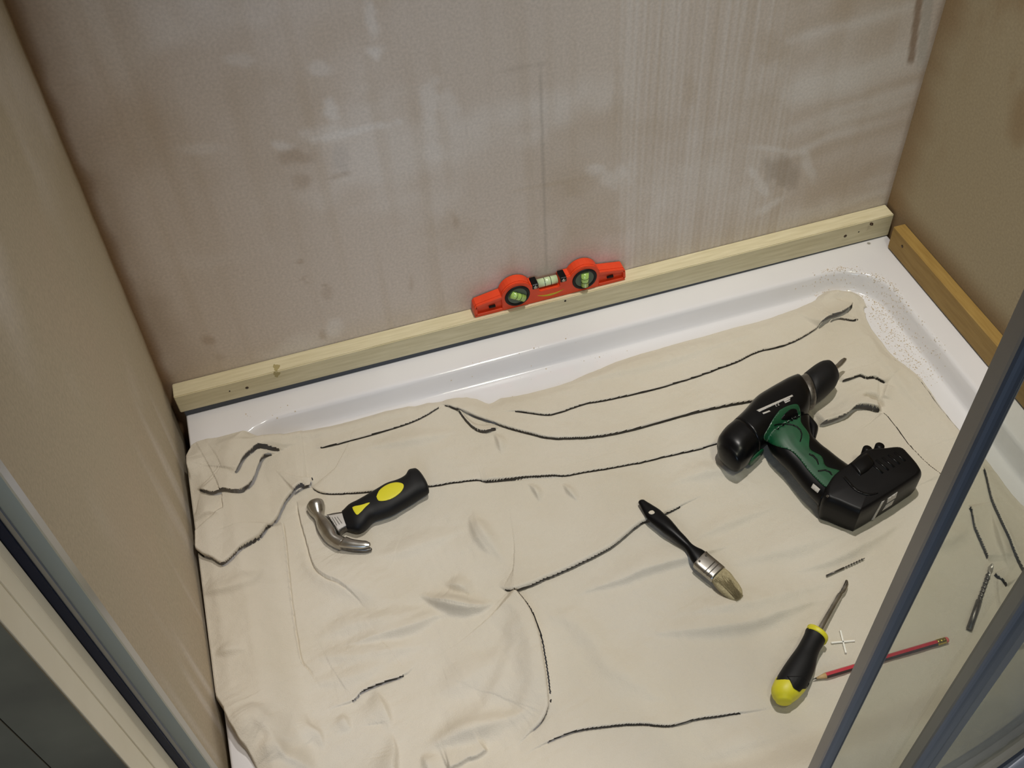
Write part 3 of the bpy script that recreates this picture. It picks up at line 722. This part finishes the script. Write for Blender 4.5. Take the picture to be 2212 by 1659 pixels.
for cx in (.0285, .2235):
    tube('hanging_hole', [(LX+cx-.005, LY0+RD-.0012, LZ+.0125), (LX+cx+.005, LY0+RD-.0012, LZ+.0125)], [.0020, .0026], M['hole'], t, 10)
# printed chevron mark
V = []; n = 12
for i in range(n+1):
    a = -1+2*i/n; x = .1235+a*.0215; zc_ = .0085+.0055*a*a; th = .0032*(1-abs(a)**1.5)+.0004
    V += [(LX+x, LY0-.0004, LZ+zc_-th*.3), (LX+x, LY0-.0004, LZ+zc_+th*.7)]
F = [(2*i, 2*i+2, 2*i+3, 2*i+1) for i in range(n)]
bm = bmesh.new(); bv = [bm.verts.new(v) for v in V]; [bm.faces.new([bv[i] for i in f]) for f in F]
r = bmesh.ops.extrude_face_region(bm, geom=bm.faces[:]); [setattr(g.co, 'y', g.co.y+.0005) for g in r['geom'] if isinstance(g, bmesh.types.BMVert)]
bmobj('printed_mark', bm, M['yellow_print'], t)

# ---------------------------------------------------------------- claw hammer
T = crop(620, 980, 6.1444)
zb = zpx(800, 1100)
t = thing('claw_hammer', 'stubby claw hammer with black and yellow grip and steel head', 'hammer', (*at(790, 1120, zb)[:2], zb))
hz = zb+.0150
grip = pairloft('grip', T, [((752,760),(835,1010)),((835,690),(945,1030)),((950,635),(1040,985)),((1080,560),(1150,880)),((1200,490),(1275,835)),((1330,415),(1410,785)),((1480,365),(1550,705)),((1575,310),(1660,640)),((1620,240),(1770,570)),((1690,215),(1872,515))],
    hz, [.0095,.0135,.0145,.014,.0145,.015,.0145,.0145,.0145,.0125], M['black_rubber'], t, 2.6, .006, .006)
patch('yellow_inlay', T, [(1185,570),(1230,480),(1330,410),(1440,380),(1530,395),(1548,440),(1510,510),(1420,580),(1320,620),(1220,625)], grip, M['yellow'], t)
patch('yellow_inlay', T, [(865,712),(900,695),(980,680),(1085,648),(1092,662),(1040,710),(985,770),(935,810),(905,790),(878,745)], grip, M['yellow'], t)
neck = pairloft('neck', T, [((530,830),(700,1080)),((620,808),(770,1020)),((740,790),(850,980)),((800,760),(900,960))], zb+.0135, [.0085,.0085,.0088,.0085], M['dark_steel'], t, 3.2)
hdz = zb+.0150
head = pairloft('head', T, [((275,700),(490,640)),((262,735),(505,690)),((300,800),(500,750)),((355,855),(490,800)),((385,910),(505,832)),((400,985),(590,905)),((450,1080),(660,1020)),((520,1170),(690,1095)),((610,1230),(760,1115)),((690,1265),(800,1130))],
    hdz, [.0125,.0135,.0115,.0095,.0095,.0115,.0125,.0115,.0098,.009], M['steel'], t, 2.1, .004, .002)
pairloft('claw', T, [((690,1235),(800,1110)),((800,1250),(880,1140)),((930,1260),(980,1155)),((1030,1255),(1050,1160)),((1085,1240),(1095,1180))], [hdz+.004,hdz+.004,hdz+.0035,hdz+.0035,hdz+.0035], [.0058,.0052,.0046,.0038,.0026], M['steel'], t, 2.2, .002, .002)
pairloft('claw', T, [((690,1260),(800,1140)),((800,1285),(880,1180)),((930,1305),(980,1215)),((1050,1305),(1060,1235)),((1110,1290),(1110,1250))], [hdz-.0050,hdz-.0052,hdz-.0058,hdz-.0062,hdz-.0062], [.0058,.0052,.0046,.0038,.0026], M['dark_steel'], t, 2.2, .002, .002)
st_ = patch('neck_sticker', T, [(505,825),(735,788),(822,935),(650,1030)], neck, M['sticker'], t, smooth_poly=False)
for k in range(4):
    a = 560+k*34; patch('printed_line', T, [(a,850-k*4),(a+7,848-k*4),(a+72,965-k*14),(a+64,968-k*14)], st_, M['ink'], t, off=.0003, smooth_poly=False, thick=.0003, step=.01)

# ---------------------------------------------------------------- paint brush
T = crop(1350, 1050, 5.927)
zb = zpx(1500, 1200)-.002
t = thing('paint_brush', 'small paint brush with black handle and dusty bristles, lying on the sheet', 'paint brush', (*at(1500, 1190, zb)[:2], zb))
hd = pairloft('handle', T, [((182,232),(262,192)),((225,318),(362,252)),((272,405),(445,305)),((340,470),(510,365)),((420,535),(575,425)),((500,600),(640,500)),((580,655),(705,580)),((680,735),(790,670)),((760,800),(855,745)),((805,870),(915,785)),((845,945),(985,815)),((890,1010),(1042,850))],
    zb+.0075, [.0035,.0042,.005,.0058,.0066,.007,.0068,.0062,.0058,.006,.0062,.0062], M['black_plastic'], t, 2.2, .005, 0)
patch('hanging_hole', T, [(300,335),(325,315),(355,312),(378,330),(375,350),(345,362),(312,355)], hd, M['cloth'], t, off=.0003)
fe = pairloft('ferrule', T, [((872,1020),(1046,848)),((900,1052),(1078,884)),((1000,1135),(1180,968)),((1108,1222),(1282,1055))], zb+.0078, [.0068,.007,.007,.0072], M['steel'], t, 3.6)
for k, (a, b) in enumerate((((1000,1106),(1150,958)),((1040,1142),(1192,993)))):
    patch('crimp_line', T, [a, b, (b[0]+9, b[1]+8), (a[0]+9, a[1]+8)], fe, M['dark_steel'], t, smooth_poly=False, off=.0004, thick=.0004)
for a in ((955,960),(1040,885)):
    patch('rivet', T, [(a[0]-14,a[1]),(a[0],a[1]-14),(a[0]+14,a[1]),(a[0],a[1]+14)], fe, M['dark_steel'], t, off=.0008)
br = pairloft('bristles', T, [((1112,1215),(1275,1060)),((1160,1285),(1350,1120)),((1225,1355),(1410,1200)),((1300,1415),(1465,1270)),((1370,1455),(1500,1340)),((1420,1472),(1505,1400))], zb+.0074, [.0066,.0064,.0058,.005,.004,.003], M['bristle'], t, 3.0, 0, .002)
rr = random.Random(5); V = []; F = []
for i in range(230):
    u = rr.random(); s0 = rr.random()*.4
    def pt(s, u, lift):
        a = ((1112+(1420-1112)*s + 20*math.sin(s*3)), 1215+(1472-1215)*s); b = (1275+(1505-1275)*s+40*math.sin(s*3), 1060+(1400-1060)*s)
        x, y = T(a[0]+(b[0]-a[0])*u, a[1]+(b[1]-a[1])*u); return at(x, y, zb+.0074+lift)
    lift = .0062*math.sqrt(max(0, 1-(2*u-1)**4))
    p = pt(s0, u, lift+.0003); q = pt(min(1.03, s0+.65+.05*rr.random()), u+rr.uniform(-.03, .03), lift*.55+rr.uniform(-.0005, .0012))
    d = (q-p); n = np.cross(d, UP); n = n/np.linalg.norm(n)*.00018; b0 = len(V)
    V += [p-n, p+n, q+n*.5, q-n*.5, p+UP*.0002, q+UP*.0002]; F += [(b0, b0+1, b0+2, b0+3), (b0, b0+4, b0+5, b0+3), (b0+1, b0+2, b0+5, b0+4)]
hr = obj('loose_bristles', V, F, mat('bristle_hair', 'a89a74', .7, var=.6, vscale=900, col2='54482f'), t); hr['kind'] = 'stuff'

# ---------------------------------------------------------------- screwdriver
T = crop(1620, 1170, 3.7365)
zb = zpx(1720, 1430)
t = thing('screwdriver', 'cross-head screwdriver with black grip and yellow butt', 'screwdriver', (*at(1740, 1400, zb)[:2], zb))
zh = zb+.0165
pairloft('shaft', T, [((768,316),(792,322)),((758,340),(795,352)),((735,385),(775,402)),((716,412),(750,428)),((700,428),(742,448)),((650,515),(690,535)),((552,680),(598,704)),((520,735),(570,760))], [zb+.006,zb+.0063,zb+.007,zb+.0078,zb+.008,zb+.0105,zb+.0145,zb+.015], [.0014,.0022,.0026,.0026,.0032,.0032,.0032,.0032], M['steel'], t, 2, .002)
for s in (-1, 1):
    A = at(*T(780, 325), zb+.0063); B = at(*T(745, 400), zb+.0072); n = np.cross(B-A, UP); n /= np.linalg.norm(n)
    tube('tip_flute', [A+n*s*.0012+UP*.0016, B+n*s*.0014+UP*.0022], .0006, M['dark_steel'], t, 6)
pairloft('collar', T, [((462,688),(606,766)),((455,700),(630,790)),((446,722),(618,818))], zh, [.0135,.0158,.0150], M['yellow'], t, 2.1, .004, 0)
gp = pairloft('grip', T, [((448,712),(608,806)),((436,750),(592,838)),((405,810),(566,880)),((368,872),(545,935)),((318,940),(530,1010)),((268,1012),(508,1075)),((225,1080),(480,1140)),((200,1122),(455,1185)),((188,1150),(437,1208))],
    zh, [.0138,.0134,.0136,.0142,.0156,.0164,.0168,.0166,.0160], M['black_rubber'], t, 2.2)
butt = pairloft('butt', T, [((205,1106),(468,1168)),((192,1135),(444,1206)),((176,1172),(420,1232)),((172,1205),(395,1258)),((182,1242),(372,1275)),((205,1275),(345,1292))], zh, [.0150,.0164,.0166,.0160,.0145,.0118], M['yellow'], t, 2.1, 0, .004)
patch('grip_tongue', T, [(300,1085),(318,1110),(338,1150),(352,1180),(380,1200),(402,1212),(425,1190),(455,1185),(480,1135),(430,1090)], [gp, butt], M['black_rubber'], t, off=.0010)

# ---------------------------------------------------------------- pencil
T = crop(1620, 1170, 3.7365)
zb = zpx(1800, 1450); zb2 = zpx(2030, 1390)
pa = at(*T(512, 1110), zb+.0038); pz = at(*T(1600, 789), zb2+.0042)
t = thing('pencil', 'red and black hexagonal pencil with brass ferrule and pink rubber', 'pencil', (*((pa+pz)/2)[:2], zb))
ax = (pz-pa); LN = np.linalg.norm(ax); ax /= LN; u = np.cross(ax, UP); u /= np.linalg.norm(u); v = np.cross(u, ax)
def hexring(s, r, rot=0): return [pa+ax*s+(u*math.cos(a)+v*math.sin(a))*r for a in [rot+math.pi/3*i for i in range(6)]]
rot = math.radians(0)
L0 = .0165; L1 = LN-.0155
b = bmesh.new(); A = [b.verts.new(p) for p in hexring(L0, .0038, rot)]; Bv = [b.verts.new(p) for p in hexring(L1, .0038, rot)]
for i in range(6): b.faces.new([A[i], A[(i+1) % 6], Bv[(i+1) % 6], Bv[i]]).material_index = (0 if i in (1, 2, 4, 5) else 0)
b.faces.new(A); b.faces.new(Bv)
o = bmobj('lacquered_body', b, M['pencil_red'], t)
for i in range(6):   # black stripe along every second face
    a = rot+math.pi/3*i; d0 = (u*math.cos(a)+v*math.sin(a)); d1 = (u*math.cos(a+math.pi/3)+v*math.sin(a+math.pi/3))
    if i not in (0, 3): continue
    lo_, hi_ = .0, 1.0
    p0 = (d0*(1-lo_)+d1*lo_)*.00385; p1 = (d0*(1-hi_)+d1*hi_)*.00385
    q0, q1 = p0*.9, p1*.9
    obj('black_stripe', [pa+ax*L0+p0, pa+ax*L0+p1, pa+ax*L1+p1, pa+ax*L1+p0, pa+ax*L0+q0, pa+ax*L0+q1, pa+ax*L1+q1, pa+ax*L1+q0], [(0,1,2,3),(4,5,6,7),(0,1,5,4),(2,3,7,6),(1,2,6,5),(0,3,7,4)], M['pencil_black'], t)
tube('sharpened_cone', [pa+ax*.004, pa+ax*.0165], [.0011, .0037], M['pencil_wood'], t, 12)
tube('lead', [pa, pa+ax*.004], [.0004, .00112], M['dark_steel'], t, 8)
fr = [L1, L1+.0012, L1+.003, L1+.0042, L1+.0052, L1+.0075, L1+.0085, L1+.0098, L1+.0115]
tube('ferrule', [pa+ax*s for s in fr], [.0038,.0040,.0040,.0036,.0040,.0040,.0036,.0040,.0039], M['brass'], t, 16)
tube('rubber', [pa+ax*(L1+.011), pa+ax*(LN-.0015), pa+ax*LN], [.0036, .0036, .0026], M['eraser'], t, 16)

# ---------------------------------------------------------------- drill bits and tile spacer
def twist(name, A, B, r, m, parent, turns, sh=0.45, k=16, e=3.5):
    A = np.array(A); B = np.array(B); d = B-A; L = np.linalg.norm(d); d /= L; u = np.cross(d, UP); u /= np.linalg.norm(u); v = np.cross(u, d); rings = []
    n = int(turns*14)
    for i in range(n+1):
        s = i/n; a = 2*math.pi*turns*s; tp = 1 if s < .93 else max(.12, 1-(s-.93)/.07)
        U_ = u*math.cos(a)+v*math.sin(a); V_ = -u*math.sin(a)+v*math.cos(a); rings.append(sring(A+d*L*s, U_, V_, r*tp, r*sh*tp, 2, k))
    return loft(name, rings, m, parent)
za, zb_ = zpx(1785, 1243), zpx(1868, 1207)
A = at(*T(617, 276), za+.002); B = at(*T(930, 132), zb_+.002)
t = thing('drill_bit', 'thin dark twist drill bit lying between the drill and the screwdriver', 'drill bit', (*((A+B)/2)[:2], za))
Mi = A+(B-A)*.45
tube('shank', [A, Mi], .00125, M['dark_steel'], t, 12); twist('flutes', Mi, B, .00125, M['dark_steel'], t, 4)
za, zb_ = zpx(2098, 1358), zpx(2142, 1220)
A = at(*T(1770, 705), za+.0038); B = at(*T(1955, 178), zb_+.0038)
t = thing('drill_bit', 'thick masonry drill bit with pale tip, seen through the door glass', 'drill bit', (*((A+B)/2)[:2], za))
Mi = A+(B-A)*.42
tube('shank', [A, Mi, Mi+(B-A)*.01], [.0038, .0038, .0026], M['dark_steel'], t, 16); twist('flutes', Mi, A+(B-A)*.88, .0032, M['dark_steel'], t, 3.5, .6)
twist('carbide_tip', A+(B-A)*.80, B, .0034, mat('bright_worn_steel', 'b5b0a6', .4, .6), t, .8, .5)
zs_ = zpx(1822, 1386)+.0010
cpt = at(1821, 1386.5, zs_); e1 = at(*T(852, 800), zs_)-at(*T(660, 816), zs_); e2 = at(*T(772, 902), zs_)-at(*T(728, 722), zs_)
bm = bmesh.new()
for e in (e1, e2):
    L = np.linalg.norm(e); e = e/L; n = np.cross(UP, e); r = bmesh.ops.create_cube(bm, size=1)
    for v in r['verts']: q = v.co.copy(); v.co = Vector(cpt+e*q.x*L+n*q.y*.0020+UP*q.z*.0022)
bmesh.ops.bevel(bm, geom=bm.edges[:], offset=.0003, segments=1, affect='EDGES')
tag(bmobj('tile_spacer', bm, M['white_plastic']), 'small white plastic tile spacer cross beside the screwdriver', 'tile spacer')

# ---------------------------------------------------------------- cordless drill
T = crop(1520, 750, 3.95)
zd = zpx(1700, 900); zd2 = zpx(1890, 1060)
zb = max(zd, zd2)-.001
t = thing('cordless_drill', 'black and green cordless drill with battery, lying on its side on the sheet', 'drill', (*at(1720, 950, zb)[:2], zb))
zc = zb+.031
rear = pairloft('rear_cap', T, [((120,860),(318,1022)),((118,800),(372,985)),((170,728),(420,930)),((240,670),(470,880))], [zc]*4, [.021,.027,.029,.0295], M['black_plastic'], t, 2.5, .009, 0)
bodyh = pairloft('motor_housing', T, [((240,668),(472,882)),((330,585),(545,800)),((430,470),(640,730)),((530,402),(745,665)),((620,348),(840,612)),((705,300),(890,555)),((775,268),(912,500))], [zc]*7, [.0295,.0305,.0305,.030,.029,.0275,.024], M['black_plastic'], t, 2.5, 0, .004)
col = pairloft('torque_collar', T, [((765,285),(905,520)),((815,268),(945,505)),((850,250),(960,470))], [zc]*3, [.021,.022,.021], M['dark_steel'], t, 2.1)
chuck = pairloft('chuck', T, [((848,243),(962,462)),((880,220),(1000,435)),((935,178),(1075,378)),((985,148),(1128,325)),((1030,135),(1152,275))], [zc]*5, [.0205,.0225,.0222,.0205,.017], M['black_rubber'], t, 2.1, 0, .005)
A = at(*T(1120, 180), zc); B = at(*T(1218, 100), zc-.002); d = B-A
pairloft('screwdriver_bit', T, [((1095,165),(1125,200)),((1128,150),(1150,180)),((1160,118),(1185,152)),((1190,98),(1215,118)),((1210,94),(1222,102))], [zc]*5, [.003,.0028,.0032,.003,.001], M['steel'], t, 3)
hand = pairloft('handle', T, [((540,800),(900,600)),((575,880),(915,700)),((650,965),(935,780)),((725,1040),(1000,850)),((790,1120),(1075,905)),((860,1205),(1150,965)),((930,1280),(1225,1020)),((985,1335),(1280,1065))],
    [zc-.001]*8, [.020,.0195,.018,.017,.0165,.0165,.0175,.019], M['black_plastic'], t, 2.6)
trig = pairloft('trigger', T, [((870,640),(905,595)),((895,690),(965,672)),((895,740),(975,712)),((905,790),(955,785))], [zc]*4, [.007,.009,.009,.008], M['black_matt'], t, 2.4, .002, .002)
pairloft('side_vent', T, [((380,985),(450,868)),((402,992),(512,888))], [zc-.012]*2, [.010,.010], M['green_rubber'], t, 3)
# battery pack: block with chamfered top
topz = zb+.052; midz = zb+.040; lowz = zb+.004
outl = [(1015,1230),(1090,1120),(1235,1012),(1370,905),(1545,885),(1680,878),(1755,940),(1845,1050),(1852,1110),(1760,1180),(1560,1310),(1345,1440),(1290,1452),(1100,1370),(1010,1330)]
def ringat(z, sc, polyz):
    P_ = np.array([at(*T(*p), polyz) for p in outl]); c_ = P_.mean(0); Q = crs(np.vstack([P_, P_[:1]]), 4)[:-1]; Q = c_+(Q-c_)*sc; Q[:, 2] = z; return Q
rings = [ringat(zb+.001, .90, midz), ringat(zb+.004, .965, midz), ringat(zb+.010, .99, midz), ringat(midz-.004, 1.0, midz), ringat(midz, .995, midz), ringat(midz+.006, .97, midz), ringat(topz, .92, midz), ringat(topz+.001, .86, midz), ringat(topz+.001, .3, midz)]
bat = loft('battery_pack', rings, M['black_matt'], t)
pairloft('battery_latch', T, [((1245,1010),(1330,1120)),((1310,962),(1400,1075)),((1375,918),(1455,1020))], [topz-.004]*3, [.008,.009,.008], M['black_plastic'], t, 3.5)
for k in range(5):
    q0, q1 = (1420+k*52, 985-k*22), (1530+k*48, 1075-k*26)
    A = at(*T(*q0), topz+.001); B = at(*T(*q1), topz+.001)
    tube('battery_fin', [A-UP*.0012, B-UP*.0012], .0022, M['black_plastic'], t, 8)
for q in ((1385,905),(1490,880)):
    p = at(*T(*q), midz-.006); tube('battery_rib', [p+np.array([0,0,-.024]), p+np.array([0,0,.010])], .0065, M['black_matt'], t, 14)
patch('battery_seam', T, [(1190,1110),(1215,1105),(1300,1200),(1400,1245),(1480,1238),(1480,1250),(1390,1262),(1285,1215)], bat, M['black_plastic'], t, off=.0010)
# green grip panels
green = patch('green_panel', T, [(650,535),(720,500),(800,488),(828,560),(832,640),(900,745),(905,865),(1005,930),(1045,1015),(1168,1060),(1110,1130),(1050,1195),(960,1122),(885,1040),(820,955),(740,880),(640,850),(560,818),(512,772),(550,690),(600,600)], [bodyh, hand], M['green_rubber'], t, off=.0012, step=.003)
patch('black_window', T, [(690,570),(745,528),(795,535),(805,605),(760,618),(665,618)], [green], M['black_plastic'], t, off=.0008)
for pl in ([(600,660),(640,652),(690,648),(760,657),(800,674),(830,702),(843,740),(840,770),(828,808),(818,804),(829,768),(832,741),(820,708),(794,684),(757,668),(690,659),(642,663),(603,671)],
           [(900,905),(940,920),(975,960),(985,1000),(975,1002),(962,965),(930,932),(898,918)], [(975,1050),(1040,1042),(1085,1062),(1100,1090),(1090,1092),(1070,1068),(1035,1054),(976,1062)]):
    patch('grip_groove', T, pl, [green], M['black_matt'], t, off=.0005, thick=.0005, smooth_poly=False)
# rating label with its lines of print
for pl in ([(450,538),(755,405),(765,418),(475,552)], [(500,560),(560,538),(572,548),(510,572)], [(680,455),(735,432),(742,442),(690,468)], [(690,470),(735,450),(740,458),(697,478)]):
    patch('label_print', T, pl, bodyh, M['sticker'], t, off=.0007, thick=.0005, smooth_poly=False, step=.004)
for x0, y0 in ((612,492), (632,484)):   # CE mark, two open curves
    patch('label_letter', T, [(x0+10,y0-10),(x0+2,y0-4),(x0,y0+6),(x0+6,y0+14),(x0+16,y0+12),(x0+15,y0+9),(x0+8,y0+10),(x0+4,y0+4),(x0+5,y0-2),(x0+12,y0-7)], bodyh, M['sticker'], t, off=.0007, thick=.0004, smooth_poly=False, step=.004)
patch('label_letter', T, [(637,491),(646,487),(647,490),(638,494)], bodyh, M['sticker'], t, off=.0008, thick=.0004, smooth_poly=False, step=.004)
for pl in ([(1428,1478),(1455,1470),(1545,1305),(1520,1318)], [(1570,1290),(1655,1232),(1640,1285),(1560,1335)], [(1555,1345),(1630,1298),(1605,1345),(1520,1400)]):
    patch('battery_label', T, pl, bat, M['sticker'], t, off=.0007, thick=.0005, smooth_poly=False, step=.004)
for pl in ([(935,1162),(995,1212),(972,1245),(915,1198)],):
    lb = patch('voltage_label', T, pl, hand, M['sticker'], t, off=.0008, thick=.0005, smooth_poly=False, step=.004)
patch('screw_head', T, [(1040,1270),(1055,1258),(1070,1270),(1058,1284)], bat, M['dark_steel'], t, off=.0006)

# ---------------------------------------------------------------- shower enclosure
def stile(name, x0, yf, wx, dy, m, parent, z0=.05, z1=1.95, nose=.004):
    """extrusion: flat side, rounded nose and grooved front"""
    pr = [(x0, yf+dy), (x0, yf+nose)]
    for a in np.linspace(180, 270, 6): pr.append((x0+nose+nose*math.cos(math.radians(a)), yf+nose+nose*math.sin(math.radians(a))))
    xm = x0+max(wx*.5, nose+.0005)
    pr += [(xm, yf), (xm+.0006, yf+.0010), (xm+.0016, yf+.0010), (xm+.0022, yf), (x0+wx-.001, yf), (x0+wx, yf+.001), (x0+wx, yf+dy)]
    o = loft(name, [[np.array([a, b, z0]) for a, b in pr], [np.array([a, b, z1]) for a, b in pr]], [m, M['chrome']], parent, False)
    for f in o.data.polygons:
        if abs(f.normal.y) > .2 and f.center.y < yf+nose and f.center.x < xm+.001: f.material_index = 1
    return o
def curved_pane(name, x0, x1, s, th, parent, z0=.055, z1=1.93):
    xs_ = np.linspace(x0, x1, 24); a = [np.array([x, front_y(x, s), 0]) for x in xs_]; b = [np.array([x, front_y(x, s)+th, 0]) for x in xs_][::-1]
    pr = a+b; R = [[p+UP*z0 for p in pr], [p+UP*z1 for p in pr]]
    o = loft(name, R, M['glass'], parent, False); return o
def curved_bar(name, x0, x1, s, th, z0, z1, m, parent):
    xs_ = np.linspace(x0, x1, 40); rings = []
    for x in xs_:
        y = front_y(x, s); rings.append([np.array([x, y, z0]), np.array([x, y, z1-.004]), np.array([x, y+.003, z1]), np.array([x, y+th, z1]), np.array([x, y+th, z0])])
    return loft(name, rings, m, parent, False)
t = thing('sliding_shower_door', 'curved sliding glass door whose left stile crosses the pencil', 'shower door', (.7, -.88, .05))
stile('stile', .5560, -.885, .0090, .0150, M['alu'], t, nose=.006)
curved_pane('glass_pane', .5665, .98, .8785, .005, t)
t = thing('fixed_shower_panel', 'fixed glass panel with dark polished stile at the far right', 'shower panel', (.9, -.87, .05))
stile('stile', .6650, -.8905, .0250, .0160, M['alu'], t, nose=.006)
curved_pane('glass_pane', .692, 1.17, .8905, .005, t)
t = thing('enclosure_frame', 'blue-grey aluminium wall profile and curved bottom rail of the shower enclosure', 'frame', (.0, -.68, 0))
bm = bmesh.new(); box_bm(bm, (.0005, -.6985, -.0), (.0285, -.660, 1.95), .0008)
bmobj('wall_profile', bm, M['chrome'], t)
box('channel_groove', (.0175, -.7000, .0), (.0240, -.6988, 1.95), M['alu_dark'], t)
box('seal_strip', (.0285, -.6975, .0), (.0395, -.6945, 1.95), M['seal'], t)
curved_bar('bottom_rail', .03, 1.175, .8995, .032, .0008, .034, M['chrome'], t)
curved_bar('top_rail', .03, 1.175, .8995, .032, 1.95, 1.985, M['chrome'], t)

# ---------------------------------------------------------------- crumbs of plaster on the tray
def crumbs(name, spots, n, label, size):
    V = []; F = []; rr = np.random.RandomState(11)
    for i in range(n):
        cx, cy, sx, sy = spots[rr.randint(len(spots))]; x, y = rr.normal(cx, sx), rr.normal(cy, sy)
        p = at(x, y, -.02)
        for _ in range(3): p = at(x, y, float(prof(sd_in(p[0], p[1]))))
        s = size*(.4+rr.rand()**2*1.2); b0 = len(V); a = rr.rand()*6.28; zt = float(prof(sd_in(p[0], p[1])))
        for k in range(3): V.append((p[0]+s*math.cos(a+k*2.09), p[1]+s*math.sin(a+k*2.09), zt+.0001))
        V.append((p[0], p[1], zt+s*.9)); F += [(b0, b0+1, b0+3), (b0+1, b0+2, b0+3), (b0+2, b0, b0+3), (b0, b0+2, b0+1)]
    o = obj(name, V, F, M['dust']); o['kind'] = 'stuff'; tag(o, label, 'plaster dust'); return o
crumbs('plaster_crumbs', [(1880,640,26,16),(1900,660,22,20),(1915,690,22,26),(1935,720,20,30),(1960,760,24,30),(1990,790,26,26),(1800,612,24,7)], 1500, 'beige plaster crumbs scattered on the tray at its back right corner', .0009)
crumbs('plaster_grit', [(1150,790,120,22),(1100,820,60,20),(1300,770,60,14),(560,900,60,12)], 60, 'few specks of grit on the tray floor in front of the back batten', .0010)
